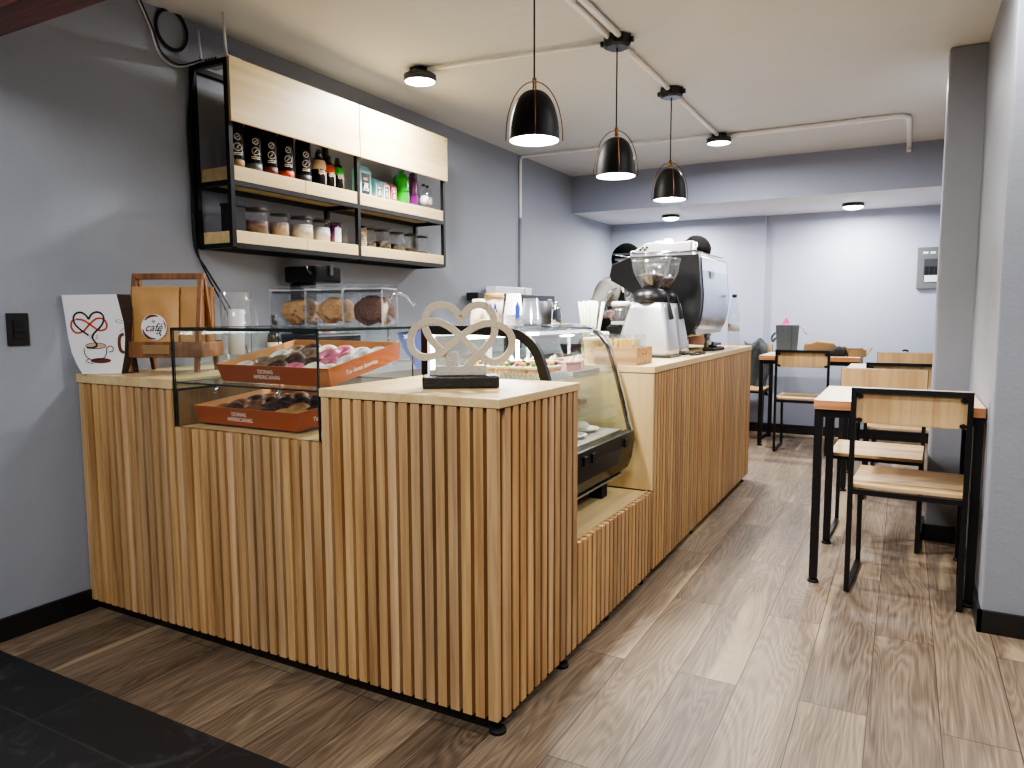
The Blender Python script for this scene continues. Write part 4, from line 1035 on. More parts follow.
S1, S2 = 1.863, 1.579
bx = -2.745
def lbl_bottle(y, r, h, body, band, lab, grp=None, white=True, x=bx):
    t = thing('syrup_bottle', lab, 'bottle', (x, y, S1), 0, grp)
    MB().lathe([(0, 0), (r*.95, 0), (r, .006), (r, h*.62), (r*.85, h*.70), (r*.4, h*.78), (r*.33, h*.92)], 20).build('body', body, t)
    MB().cyl((0, 0, h*.915), (0, 0, h), r*.42, r*.4).build('cap', 'dark', t)
    if band: MB().lathe([(r+.0004, .008), (r+.0006, .008), (r+.0006, .045), (r+.0004, .045)], 20).build('label_band', band, t)
    if white:
        b = MB(); a0 = math.radians(-25)
        for zc, rr in ((.10, .017), (.145, .013)):
            pts = []
            for k in range(16):
                q = 2*PI*k/16; aa = a0+rr*math.cos(q)/r; pts.append(Vector(((r+.001)*math.cos(aa), (r+.001)*math.sin(aa), zc+rr*math.sin(q))))
            b.tube(pts, .0016, 5, closed=True)
            for q in (.8, 2.6): b.tube([Vector(((r+.001)*math.cos(a0-.2), (r+.001)*math.sin(a0-.2), zc-rr*.5)), Vector(((r+.001)*math.cos(a0+.2), (r+.001)*math.sin(a0+.2), zc+rr*.5))], .0015, 5)
        for zc in (.066, .074): b.tube([Vector(((r+.001)*math.cos(a0+d), (r+.001)*math.sin(a0+d), zc)) for d in (-.5, -.25, 0, .25, .5)], .002, 5)
        b.build('white_emblem', 'whitetxt', t)
    return t
ybs = [2.39, 2.495, 2.593, 2.70, 2.82]
bands = [('kraft2', 'brown'), ('midgrey', 'silver grey'), ('brownink', 'dark brown'), ('red', 'red'), ('darkgrey', 'teal grey')]
for y, (bd, nm) in zip(ybs, bands):
    lbl_bottle(y, .039, .33, 'blackgl', bd, f'tall black syrup bottle with white ring marks and a {nm} foot band')
def pouch(y, w, h, mat, top, lab, x=bx):
    t = thing('sauce_bottle', lab, 'bottle', (x, y, S1))
    r = w/2
    MB().lathe([(0, 0), (r*.95, 0), (r, .006), (r, h*.55), (r*.8, h*.68), (r*.4, h*.74)], 20).build('body', mat, t)
    MB().lathe([(r+.0004, h*.42), (r+.001, h*.42), (r+.001, h*.56), (r*.82, h*.66)], 20).build('shoulder_band', top, t)
    MB().cyl((0, 0, h*.735), (0, 0, h*.9), r*.5, r*.34).build('nozzle', 'dark', t)
    b = MB(); a0 = -.3
    for zc in (.07, .078, .086): b.tube([Vector(((r+.001)*math.cos(a0+d), (r+.001)*math.sin(a0+d), zc+.004*math.sin(d*9))) for d in (-.5, -.25, 0, .25, .5)], .0022, 5)
    b.tube([Vector(((r+.001)*math.cos(.35), (r+.001)*math.sin(.35), z)) for z in (.02, .05, .08)], .003, 5)
    b.build('white_emblem', 'whitetxt', t)
pouch(2.93, .075, .22, 'blackgl', 'tan', 'squat dark sauce bottle with a tan shoulder band')
pouch(3.005, .065, .20, 'blackgl', 'red', 'squat dark sauce bottle with a red shoulder band')
pouch(3.075, .065, .20, 'blackgl', 'green', 'squat dark sauce bottle with a green shoulder band')
def carton(y, w, h, mat, lab, face='blackgl', d=.06, x=bx, z=S1):
    t = thing('drink_carton', lab, 'carton', (x, y, z))
    MB().box(-d/2, d/2, -w/2, w/2, 0, h*.82).build('carton_body', mat, t, bevel=.001)
    MB().prism([(-d/2, h*.821), (d/2, h*.821), (.004, h), (-.004, h)], -w/2, w/2).build('gable_top', mat, t)
    MB().box(d/2+.0002, d/2+.0012, -w*.36, w*.36, h*.08, h*.74).build('label_panel', face, t)
    b = MB()
    for k in range(3): b.box(d/2+.0014, d/2+.002, -w*.22+.1*w*(k % 2), w*.24-.05*w*k, h*(.2+.16*k), h*(.28+.16*k))
    b.cyl((d/2+.0014, 0, h*.3), (d/2+.002, 0, h*.3), w*.18)
    b.build('label_mark', 'whitetxt', t)
carton(3.272, .095, .175, 'cyan', 'pale blue gable top carton with a black label, tallest of the cartons')
carton(3.392, .055, .12, 'cyan', 'small pale blue carton beside the tall one')
carton(3.462, .05, .115, 'white', 'small white and black carton')
carton(3.530, .05, .115, 'pinkpk', 'small pink carton beside the green bottle')
def round_bottle(y, r, h, mat, cap, lab, x=bx, band=None):
    t = thing('plastic_bottle', lab, 'bottle', (x, y, S1))
    MB().lathe([(0, 0), (r*.95, 0), (r, .006), (r, h*.70), (r*.93, h*.82), (r*.62, h*.93), (r*.35, h*.97), (0, h)], 22).build('body', mat, t)
    MB().lathe([(r*.36, h*.965), (r*.36, h*1.04), (0, h*1.04)], 16).build('cap', cap, t)
    if band:
        MB().lathe([(r+.0004, h*.25), (r+.001, h*.25), (r+.001, h*.55), (r+.0004, h*.55)], 22).build('label_band', band, t)
    else:
        MB().tube([Vector(((r+.0004)*math.cos(q), (r+.0004)*math.sin(q), h*.42+.006*math.sin(3*q))) for q in [-.7+.1*k for k in range(10)]], .002, 5).build('embossed_line', 'dark', t)
round_bottle(3.640, .050, .20, 'green', 'green', 'bright green plastic bottle, widest on the upper shelf')
round_bottle(3.745, .040, .20, 'purple', 'purple', 'purple plastic bottle beside the green one')
round_bottle(3.822, .035, .215, 'redpl', 'redpl', 'red plastic bottle behind the purple one', x=-2.80)
round_bottle(3.838, .030, .15, 'thinpl', 'dark', 'clear bottle with a white label and no colour, before the red bottle', band='paper', x=-2.72)
round_bottle(3.915, .030, .155, 'thinpl', 'dark', 'clear bottle with a black cap at the open end of the upper shelf', band='paper')
t = thing('storage_tin', 'plain black square tin at the near end of the lower shelf', 'tin', (-2.735, 2.36, S2)); MB().box(-.035, .035, -.045, .040, 0, .115).build('tin_body', 'dark', t, bevel=.004); MB().box(-.037, .037, -.047, .042, .116, .128).build('lid', 'dark', t)
def jar(y, w, h, fill, fh, lab, ink, x=-2.735, word=None, grp=None):
    t = thing('storage_jar', lab, 'jar', (x, y, S2), 0, grp)
    r = w/2
    MB().lathe([(0, .002), (r, .002), (r, h*.9), (r*.97, h*.9)], 24).build('glass_body', 'acrylic', t)
    l = MB().lathe([(0, h*.98), (r*1.02, h*.98), (r*1.02, h*1.0), (0, h*1.0)], 24).build('lid', 'thinpl', t)
    MB().lathe([(0, h*.86), (r*.94, h*.86), (r*.94, h*.92), (0, h*.92)], 24).build('lid_seal', 'dark', l)
    MB().lathe([(0, .004), (r*.95, .004), (r*.95, fh), (0, fh*1.05)], 20).build('contents', fill, t)
    if word:
        tx = text(word, .026, 'navy', t, 'blue_lettering', loc=((r+.002)*math.cos(-.45), (r+.002)*math.sin(-.45), fh*.9), rot=(PI/2, 0, PI/2-.45), shear=.4, sx=.8)
jar(2.478, .128, .13, 'cacao', .062, 'widest clear jar of brown powder with blue script, beside the black tin', 1, word='Latino')
jar(2.635, .092, .125, 'tanpow', .070, 'clear jar of tan powder with blue script', 1, word='Chai')
jar(2.785, .115, .125, 'creampow', .075, 'clear jar of cream powder with blue script', 1, word='Crystal')
jar(2.925, .095, .125, 'whitepow', .075, 'clear jar of white powder with blue script, before the purple tub', 1, word='Vainilla')
t = thing('purple_tub', 'purple tub with a white patterned label on the lower shelf', 'tub', (-2.735, 3.025, S2))
MB().lathe([(0, 0), (.038, 0), (.038, .10), (0, .10)], 22).build('tub_body', 'purple', t); MB().lathe([(0, .101), (.04, .101), (.04, .112), (0, .112)], 22).build('lid', 'dark', t)
MB().add([(.0385*math.cos(a), .0385*math.sin(a), z) for z in (.01, .085) for a in [-.75+.15*k for k in range(9)]], [(k, k+1, k+10, k+9) for k in range(8)], 0, True).build('label_panel', 'paper', t)
t = thing('glass_tumbler', 'small clear glass beside the centre post of the shelf unit', 'glass', (-2.735, 3.10, S2)); MB().lathe([(0, .002), (.022, .002), (.026, .085), (.024, .085), (.02, .006), (0, .006)], 20).build('body', 'thinpl', t)
t = thing('patterned_tin', 'slim black tin with a cream pattern past the centre post', 'tin', (-2.735, 3.245, S2)); MB().lathe([(0, 0), (.03, 0), (.03, .12), (0, .12)], 20).build('tin_body', 'dark', t)
b = MB()
for k in range(9): b.tube([Vector((.031*math.cos(a), .031*math.sin(a), .015+.011*k+.004*math.sin(5*a+k))) for a in [-1+.2*q for q in range(9)]], .0018, 5)
b.build('cream_pattern', 'cream', t)
for i, (y, w, h, fh) in enumerate([(3.325, .07, .125, .03), (3.435, .10, .125, .05), (3.575, .10, .125, .045), (3.715, .09, .125, .03), (3.835, .08, .125, .02)]):
    wd = ['slim clear jar with a little dark coffee, next to the patterned tin', 'clear jar half full of dark coffee beans', 'clear jar of dark beans in the middle of the far bay', 'clear jar with few dark beans', 'clear jar nearly empty at the far end of the lower shelf'][i]
    jar(y, w, h, 'beans', fh, wd, 1)
# router and its aerials
t = thing('wifi_router', 'white wireless router with two upright aerials on top of the shelf unit', 'router', (-2.76, 2.33, 2.3195))
MB().box(-.085, .085, -.035, .055, 0, .026).build('router_body', 'white', t, bevel=.004)
b = MB()
for k in range(4): b.box(-.045+k*.02, -.031+k*.02, -.0365, -.0352, .006, .018)
b.build('port_sockets', 'darkgrey', t)
MB().cyl((-.085, -.025, .012), (-.09, -.03, .155), .007, .005).build('aerial', 'white', t)
MB().cyl((.082, -.028, .012), (.08, -.035, .195), .007, .005).build('aerial', 'white', t)
o = MB()
for r_, ph in ((.088, 0), (.082, .4), (.086, 1.1), (.079, 2)):
    pts = [Vector((XL+.008+.003*math.sin(a+ph), 2.19+r_*.9*math.cos(a), 2.445+r_*math.sin(a))) for a in [2*PI*k/36 for k in range(36)]]
    o.tube(pts, .0035, 6, closed=True)
o = o.build('cable_coil', 'rubber'); tag(o, 'coil of black cable hanging on the wall near the router', 'cable coil')
for i, (dy, mt, lb) in enumerate([(0, 'white', 'white'), (.012, 'rubber', 'black')]):
    pts = [(XL+.01, 2.03+dy, 2.52), (XL+.012, 2.08+dy, 2.42), (XL+.012, 2.12+dy, 2.32+dy), (XL+.02, 2.2+dy, 2.29+dy), (XL+.06, 2.30, 2.335+.01*i)]
    o = MB().tube(smooth_curve([Vector(p) for p in pts], 6), .0032).build('network_cable', mt); tag(o, f'{lb} cable dropping from the ceiling to the router', 'cable')
for i, (y0, y1, lb) in enumerate([(2.31, 2.40, 'outer'), (2.325, 2.43, 'inner')]):
    pts = [(XL+.035, 2.285, 2.33), (XL+.014, 2.262-.010*i, 2.1), (XL+.012, 2.260-.010*i, 1.8), (XL+.014, 2.262-.012*i, 1.52), (XL+.02, y0-.01, 1.40), (XL+.03, y1, 1.22), (XL+.05, y1+.08, 1.0)]
    o = MB().tube(smooth_curve([Vector(p) for p in pts], 6), .004).build('power_cable', 'rubber'); tag(o, f'{lb} black power cable running down beside the shelf unit to the staff counter', 'cable')

# ================================================================== behind the counter
t = thing('coffee_brewer', 'black filter coffee brewer standing on the staff counter behind the cookie jars', 'coffee brewer', (-2.70, 2.83, .901))
MB().box(-.14, .16, -.17, .17, 0, .20).build('base_body', 'dark', t, bevel=.01)
MB().box(-.12, -.04, -.06, .06, .201, .46).build('column', 'dark', t, bevel=.01)
h = MB().box(-.12, .10, -.095, .095, .461, .545).build('brew_head', 'blackgl', t, bevel=.012)
MB().box(-.11, .11, .0, .02, .50, .55).build('lid_strap', 'darkgrey', h)
MB().tube(smooth_curve([(.06, -.095, .53), (.07, -.125, .535), (.08, -.13, .515), (.08, -.10, .50)], 4), .005).build('catch', 'dark', h)
MB().lathe([(0, .202), (.07, .202), (.085, .25), (.08, .31), (.05, .35), (.055, .37), (0, .37)], 20, loc=(.04, .10, 0)).build('glass_carafe', 'thinpl', t)
t = thing('swan_neck_tap', 'chrome swan neck tap arching over the staff sink', 'tap', (-2.72, 3.46, .901))
MB().tube(smooth_curve([(0, 0, 0), (0, 0, .25), (0, .01, .38), (.02, .06, .425), (.04, .14, .40), (.05, .19, .35)], 8), .011, 12).build('spout', 'chrome', t)
MB().lathe([(0, 0), (.03, 0), (.03, .02), (.014, .03), (0, .03)], 20).build('tap_base', 'chrome', t)
MB().cyl((0, 0, .12), (.06, -.02, .125), .008).build('lever', 'chrome', t)
MB().sphere((.07, -.02, .127), .02, 12, 8).build('lever_knob', 'midgrey', t)
o = MB().box(-.001, .001, -.07, .07, 0, .22).build('printed_notice', 'paper'); o.location = (XL+.05, 3.06, .93)
tag(o, 'white notice with red print leaning on the wall by the tap', 'notice')
MB().disc((0, .17), .03, -.0, 0).disc((0, .09), .03, 0, 0).build('red_print', 'pink', o, rot=(0, 0, PI/2), loc=(.0015, 0, 0))
o = MB().add([(0, 0, .20), (.16, .02, .22), (.20, .05, .02), (.10, .04, .0), (.02, .02, .12), (.1, -.03, .21)], [(0, 1, 5), (0, 4, 3, 2, 1)]).build('blue_cloth', 'bluecloth'); o.location = (-2.42, 3.15, .902); tag(o, 'light blue cloth draped by the staff sink', 'cloth')
t = thing('long_black_shelf', 'long black wall shelf behind the paper cups', 'shelf', (XL+.030, 4.56, 1.300)); MB().box(0, .10, 0, 1.32, 0, .06).build('shelf_box', 'dark', t, bevel=.003)
for yy in (.1, 1.15): MB().prism([(-.029, -.05), (-.015, -.05), (.06, -.001), (-.029, -.001)], yy, yy+.02).build('bracket', 'dark', t)
MB().box(.1005, .1015, 1.18, 1.26, .02, .03).build('maker_mark', 'whitetxt', t)
t = thing('white_box', 'flat white box lying on the long black wall shelf', 'box', (XL+.034, 4.84, 1.360)); MB().box(0, .09, 0, .60, 0, .055).build('box_body', 'white', t, bevel=.003); MB().box(.0902, .0915, .47, .478, .0, .055).build('seam', 'midgrey', t)
t = thing('light_switch', 'black rocker switch plate on the wall left of the paper bag', 'light switch', (XL+.001, 1.481, 1.149))
MB().box(0, .008, -.038, .038, -.06, .06).build('plate', 'dark', t, bevel=.003)
for k in range(3): MB().box(.009, .012, -.018, .018, -.034+k*.0235, -.012+k*.0235).build('rocker', 'black', t, bevel=.001)
# electrical panel on the end wall
t = thing('breaker_panel', 'grey electrical breaker panel half hidden by the pillar', 'electrical panel', (.07, YB-.001, 1.42))
MB().box(0, .36, -.03, 0, 0, .375).build('panel_frame', 'midgrey', t, bevel=.004)
MB().box(.055, .32, -.034, -.031, .055, .27).build('door', 'darkgrey', t, bevel=.002)
for k in range(5): MB().box(.045+k*.058, .085+k*.058, -.034, -.031, .315, .335).build('indicator', 'white', t)
for k in range(6): MB().box(.062+k*.04, .092+k*.04, -.040, -.0345, .13, .20).build('breaker', 'dark', t)
MB().box(.062, .18, -.037, -.0345, .062, .12).build('paper_slip', 'paper', t); MB().box(.186, .31, -.037, -.0345, .062, .12).build('paper_slip', 'paper', t)

# ================================================================== lights, conduit
PX = -1.27
def pend(y, zb, lab, box=True):
    t = thing('pendant_lamp', lab, 'pendant lamp', (PX, y, zb))
    R, Hh = .096, .185
    pr = [(R*math.cos(a)**.75 if a < PI/2-.02 else .012, Hh*math.sin(a)) for a in [PI/2*k/14 for k in range(15)]]
    MB().lathe(pr, 36).build('lamp_shade', 'shade', t)
    inn = [(max(0, r-.003), z-.002 if z > .01 else z+.0005) for r, z in pr]
    MB().lathe(inn, 36).build('shade_lining', 'shade_in', t)
    MB().sphere((0, 0, .055), .055, 16, 10, sc=(1, 1, .8)).build('bulb', 'bulb', t)
    MB().cyl((0, 0, Hh-.003), (0, 0, Hh+.045), .009, .008).build('brass_neck', 'brass', t)
    for q in (0, PI/2):
        ht = [Vector((-.108*math.cos(a), 0, .0+.218*math.sin(a)**.9 if math.sin(a) > 0 else 0)) for a in [PI*k/24 for k in range(25)]]
        ht = [Matrix.Rotation(q+.5, 3, 'Z') @ v for v in ht]
        MB().tube(ht, .0022, 6).build('wire_hoop', 'brass', t)
    MB().cyl((0, 0, Hh+.045), (0, 0, CZ-zb-(.055 if box else .001)), .0035, n=8).build('cord', 'rubber', t)
    if box:
        cn = MB().lathe([(0, CZ-zb-.055), (.055, CZ-zb-.055), (.068, CZ-zb-.045), (.07, CZ-zb-.002), (0, CZ-zb-.002)], 8, smooth=False).build('junction_box', 'dark', t)
        for a in (0, PI/2, PI, 1.5*PI): MB().cyl((.066*math.cos(a), .066*math.sin(a), CZ-zb-.025), (.082*math.cos(a), .082*math.sin(a), CZ-zb-.025), .014, n=10).build('knockout', 'dark', cn)
    L = bpy.data.lights.new('pendant_light', 'SPOT'); L.energy = PEND_W; L.spot_size = math.radians(150); L.spot_blend = .5; L.shadow_soft_size = .05; L.color = (1, .975, .94)
    lo = bpy.data.objects.new('pendant_light', L); C.objects.link(lo); lo.location = (PX, y, zb-.004)
    return t
PEND_W = 52; LED_W = 32
pend(2.52, 1.855, 'black dome pendant lamp with brass hoops, nearest over the counter')
pend(3.40, 1.865, 'black dome pendant lamp with brass hoops, middle of the three')
pend(4.315, 1.876, 'black dome pendant lamp with brass hoops, farthest of the three')
def led(x, y, z, lab, r=.088, w=LED_W, deep=True):
    t = thing('ceiling_light', lab, 'ceiling light', (x, y, z))
    if deep:
        MB().cyl((0, 0, -.030), (0, 0, -.001), .055, .055, 8, smooth=False).build('mount_box', 'dark', t)
        MB().lathe([(r*.93, -.069), (r, -.064), (r, -.035), (r*.9, -.031), (0, -.031)], 32).build('rim', 'darkgrey', t)
        MB().lathe([(0, -.073), (r*.7, -.072), (r*.92, -.067), (r*.92, -.06), (0, -.06)], 32).build('diffuser', 'led', t); zz = -.080
    else:
        MB().lathe([(r*.93, -.03), (r, -.027), (r, -.001), (0, -.001)], 32).build('rim', 'darkgrey', t)
        MB().lathe([(0, -.052), (r*.6, -.048), (r*.9, -.034), (r*.92, -.02), (0, -.02)], 32).build('diffuser', 'led', t); zz = -.058
    L = bpy.data.lights.new('ceiling_light_glow', 'AREA'); L.shape = 'DISK'; L.size = r*2; L.energy = w; L.color = (1, .99, .97)
    lo = bpy.data.objects.new('ceiling_light_glow', L); C.objects.link(lo); lo.location = (x, y, z+zz)
led(-2.365, 3.32, CZ, 'round ceiling light in a dark rim near the shelf unit')
led(PX, 5.55, CZ, 'round ceiling light in a dark rim past the last pendant')
led(-2.09, 7.15, LZ, 'flat round light under the dropped ceiling beyond the last pendant', .085, LED_W*.8, False)
led(-.455, 7.20, LZ, 'flat round light under the dropped ceiling above the far table', .09, LED_W*.8, False)
def pipe(pts, lab, mat='pvc', r=.011, sm=True):
    b = MB().tube(smooth_curve([Vector(p) for p in pts], 5) if sm else [Vector(p) for p in pts], r, 12)
    o = b.build('conduit_pipe', mat); tag(o, lab, 'conduit'); return o
zc = CZ-.0185
pipe([(PX-.02, 1.35, zc), (PX-.02, 3.325, zc)], 'white conduit on the ceiling running to the first junction box', r=.014, sm=False)
pipe([(PX+.03, 1.35, zc), (PX+.03, 3.335, zc)], 'second white conduit beside it on the way to the first junction box', r=.014, sm=False)
pipe([(PX, 3.49, zc), (PX, 4.235, zc)], 'white conduit between the middle and farthest pendants', r=.014, sm=False)
pipe([(PX, 4.395, zc), (PX, 5.48, zc)], 'white conduit between the farthest pendant and the ceiling light', r=.014, sm=False)
pipe([(PX-.085, 3.395, zc), (-2.30, 3.30, zc)], 'white conduit from the middle pendant to the light near the shelf unit', r=.010, sm=False)
pipe([(PX+.06, 5.57, zc), (-.25, 5.57, zc), (-.12, 5.575, zc), (-.06, 5.61, zc), (-.04, 5.70, zc), (-.035, 6.2, zc), (-.035, 6.52, zc), (-.035, 6.535, zc-.05)], 'white conduit bending round to the dropped ceiling step', r=.017)
pipe([(PX-.06, 5.50, zc), (-2.2, 5.47, zc), (-2.80, 5.45, zc), (-2.865, 5.45, zc-.012), (XL+.014, 5.45, zc-.06), (XL+.014, 5.45, 2.0)], 'thin conduit crossing the ceiling and turning down the side wall', r=.011)
pipe([(XL+.014, 5.45, 1.999), (XL+.014, 5.45, .91)], 'grey painted conduit running down the side wall behind the cups', 'greypvc', r=.013, sm=False)
o = MB().box(-.35, -.325, 5.545, 5.595, CZ-.032, CZ-.002).build('conduit_clip', 'pvc'); tag(o, 'small white clip holding the conduit to the ceiling', 'clip')

# ================================================================== tables and chairs
def table(x0, y0, w, d, h, lab, grp=None):
    t = thing('cafe_table', lab, 'table', (x0, y0, 0), 0, grp)
    MB().box(0, w, 0, d, h-.04, h).build('table_top', ['ttop'], t, bevel=.002)
    tt = t.children[0]; tt.data.materials.append(M['tedge'])
    for p in tt.data.polygons:
        if abs(p.normal.z) < .5: p.material_index = 1
    k = .034; hh = h-.041; i_ = .002
    for x in (i_, w-k-i_):
        for y in (i_+.02, d-k-i_-.02):
            l = MB().box(x, x+k, y, y+k, .02, hh).build('leg', 'black', t)
            MB().cyl((x+k/2, y+k/2, .003), (x+k/2, y+k/2, .012), .024, .022).cyl((x+k/2, y+k/2, .012), (x+k/2, y+k/2, .02), .01).build('levelling_foot', 'rubber', l)
    for y in (i_+.02, d-k-i_-.02): MB().box(k+i_, w-k-i_, y+.003, y+k-.003, hh-.035, hh).build('apron', 'black', t)
    for x in (i_, w-k-i_): MB().box(x+.003, x+k-.003, k+i_+.02, d-k-i_-.02, hh-.035, hh).build('apron', 'black', t)
    return t
def chair(lab):
    """origin at the middle of the back feet; seat runs towards +Y, plank on the inner side"""
    t = thing('cafe_chair', lab, 'chair'); w = .435; k = .020; ht = .89; sd = .44; sh = .478
    for s in (-1, 1):
        x = s*(w/2-k/2)
        b = MB(); b.bar((x, .0, .01), (x, -.018, ht), k, k); b.build('rear_post', 'black', t)
        MB().bar((x, sd-.01, .01), (x, sd-.05, sh-.02), k, k).build('front_leg', 'black', t)
        MB().box(x-k/2, x+k/2, .0, sd, 0, k).build('sled_runner', 'black', t)
        MB().box(x-k/2, x+k/2, -.012, sd-.03, sh-.04, sh-.018).build('side_rail', 'black', t)
    MB().box(-w/2+k, w/2-k, -.028, -.008, ht-k, ht).build('top_rail', 'black', t)
    MB().box(-w/2+k, w/2-k, sd-.052, sd-.032, sh-.04, sh-.018).build('front_rail', 'black', t)
    MB().box(-w/2+k, w/2-k, -.022, -.002, sh-.04, sh-.018).build('rear_rail', 'black', t)
    MB().box(-w/2+.004, w/2-.004, .004, sd+.004, sh-.0175, sh+.0).build('seat', 'seat', t, bevel=.003)
    p = MB().box(-w/2+.003, w/2-.003, -.0072, .005, ht-.148, ht-.001).build('backrest', 'backply', t, bevel=.002)
    for s in (-1, 1):
        for z in (ht-.035, ht-.135):
            MB().cyl((s*(w/2-k-.012), -.0175, z), (s*(w/2-k-.012), -.007, z), .010, n=12).box(s*(w/2-k-.012)-.012, s*(w/2-k-.012)+.012, -.013, -.0073, z-.006, z+.006).build('fixing_tab', 'black', t)
    return t
table(-.335, 3.37, .63, .70, .825, 'pine topped cafe table with black legs against the grey wall, nearest')
table(-.345, 5.26, .63, .70, .825, 'pine topped cafe table behind the pillar, between the nearest table and the end wall')
table(-1.145, 6.76, .82, .62, .825, 'wide pine topped table at the end wall with bags on it')
c1 = chair('cafe chair with its framed plywood back turned outward at the nearest table'); c1.location = (.032, 3.335, 0); c1.rotation_euler = (0, 0, math.radians(-3))
def ch(x, y, r, lab): 
    c = dup(c1, (x, y, 0), (0, 0, math.radians(r)), lab); return c
ch(-.095, 4.50, 178, 'cafe chair on the far side of the nearest table, showing its plywood plank front')
ch(.01, 5.11, 0, 'cafe chair with black top rail tucked under the table behind the pillar')
ch(.03, 6.47, 180, 'cafe chair beyond the middle table, facing it, backed by the end wall')
ch(-.755, 6.55, 0, 'cafe chair with framed plywood back at the wide far table')
ch(-1.376, 7.57, 180, 'cafe chair draped with a mottled grey coat in the corner beside the far table')
# coat
b = MB(); nx, nz = 8, 14
for sgn in (0, 1):
    vs = []; fs = []
    for i in range(nz+1):
        q = i/nz
        for j in range(nx+1):
            uu = j/nx
            vs.append((-.05+.04*math.sin(7*uu+q*3)+(.045 if sgn else -.03)*(1 if q > .08 else q/.08), -.12+.24*uu+.02*math.sin(9*q+uu*4), .93-.52*q-.03*math.sin(8*uu)))
    for i in range(nz):
        for j in range(nx): fs.append((i*(nx+1)+j, i*(nx+1)+j+1, (i+1)*(nx+1)+j+1, (i+1)*(nx+1)+j))
    b.add(vs, fs, 0, True)
o = b.build('draped_coat', 'coat'); o.location = (-1.29, 7.45, .0); o.rotation_euler = (0, 0, math.radians(-80)); tag(o, 'mottled grey coat draped over the corner chair by the far table', 'coat')
# far table items
t = thing('gift_bag', 'grey gift bag with pink tissue on the wide far table', 'bag', (-.935, 6.93, .826), math.radians(8))
MB().prism([(-.085, 0), (.085, 0), (.10, .27), (-.10, .27)], -.05, .05).build('bag_body', 'greybag', t, bevel=.003)
MB().box(.035, .04, -.054, -.0515, 0.02, .27).build('side_fold', 'darkgrey', t)
MB().add([(-.05, -.01, .272), (.03, -.01, .272), (-.01, .02, .34), (-.04, .03, .30), (.02, .01, .29)], [(0, 1, 4), (0, 4, 2), (0, 2, 3)]).build('tissue', 'hotpink', t)
MB().tube(smooth_curve([(.10, 0, .25), (.14, -.01, .24), (.15, -.02, .2), (.17, -.03, .19), (.13, -.02, .22)], 5), .006).build('ribbon', 'cement', t)
MB().tube(smooth_curve([(-.10, 0, .2), (-.13, -.01, .16), (-.12, -.02, .12), (-.10, 0, .15)], 5), .010).build('ribbon', 'greybag', t)
MB().box(.088, .092, -.03, .0, .12, .16).build('gift_tag', 'paper', t)
def lump(name, lab, cat, c, sc, mat, seed, r=0):
    rnd = random.Random(seed); b = MB().sphere((0, 0, 0), 1, 14, 9)
    for i, v in enumerate(b.v):
        k = 1+.12*math.sin(5*v.x+seed)*math.cos(4*v.y+seed*2)+rnd.uniform(-.04, .04)
        z = v.z*k
        b.v[i] = Vector((v.x*k*sc[0], v.y*k*sc[1], max(z, -.72)*sc[2]))
    o = b.build(name, mat); o.location = c; o.rotation_euler = (0, 0, r)
    for p in o.data.polygons: p.use_smooth = False
    return tag(o, lab, cat)
b = MB().prism([(-.13, 0), (.13, 0), (.14, .05), (.10, .085), (-.03, .095), (-.12, .06)], -.09, .09)
o = b.build('paper_bag', 'kraft2', bevel=.008); o.location = (-.665, 6.98, .862); o.rotation_euler = (.05, .05, .2); tag(o, 'crumpled brown paper bag lying on black cloth on the far table', 'paper bag')
lump('black_jacket', 'black jacket bundled under the brown paper bag', 'jacket', (-.66, 6.95, .846), (.19, .12, .026), 'blackfab', 3)
lump('black_pouch', 'black cloth pouch between the brown bag and the open carton', 'pouch', (-.495, 6.88, .860), (.068, .06, .05), 'blackfab', 5)
b = MB(); w = .07
b.box(-w, w, -.05, .05, 0, .004); b.prism([(-w, .004), (-w-.03, .085), (-w-.025, .087), (-w+.004, .004)], -.05, .05); b.prism([(w, .004), (w+.05, .08), (w+.045, .083), (w-.004, .004)], -.05, .05)
b.box(-w, w, -.05, -.046, .004, .06).box(-w, w, .046, .05, .004, .07)
o = b.build('open_carton', 'kraft2'); o.location = (-.365, 6.92, .826); o.rotation_euler = (0, 0, .3); tag(o, 'small open brown carton at the end of the far table', 'carton')
o = MB().tube(smooth_curve([(0, 0, 0), (.008, 0, .008), (.025, 0, .008), (.04, 0, .0)], 5), .008).build('hair_clip', 'dark'); o.location = (-.01, 6.505, .898); tag(o, 'tiny black clip resting on the chair back against the end wall', 'clip')

# ================================================================== people
def skin_mesh(name, verts, edges, mat, parent, root=0, sub=2):
    """verts: (x, y, z, radius or (rx, ry)); grown along edges into one continuous surface"""
    me = bpy.data.meshes.new(name); me.from_pydata([v[:3] for v in verts], edges, [])
    o = bpy.data.objects.new(name, me); C.objects.link(o)
    o.modifiers.new('skin', 'SKIN'); o.modifiers['skin'].use_smooth_shade = True
    s = o.modifiers.new('sub', 'SUBSURF'); s.levels = sub; s.render_levels = sub
    if not me.skin_vertices: 
        bpy.context.view_layer.objects.active = o
    lay = me.skin_vertices[0].data
    for i, v in enumerate(verts):
        r = v[3]; lay[i].radius = r if isinstance(r, tuple) else (r, r); lay[i].use_root = (i == root)
    bpy.context.view_layer.update()
    dg = bpy.context.evaluated_depsgraph_get()
    m2 = bpy.data.meshes.new_from_object(o.evaluated_get(dg)); m2.name = name
    bpy.data.objects.remove(o)
    m2.materials.clear(); m2.materials.append(M[mat])
    for p in m2.polygons: p.use_smooth = True
    o = bpy.data.objects.new(name, m2); C.objects.link(o); o.parent = parent
    return o
def chain(V, E, start, pts):
    prev = start
    for p in pts: V.append(p); E.append((prev, len(V)-1)); prev = len(V)-1
    return prev
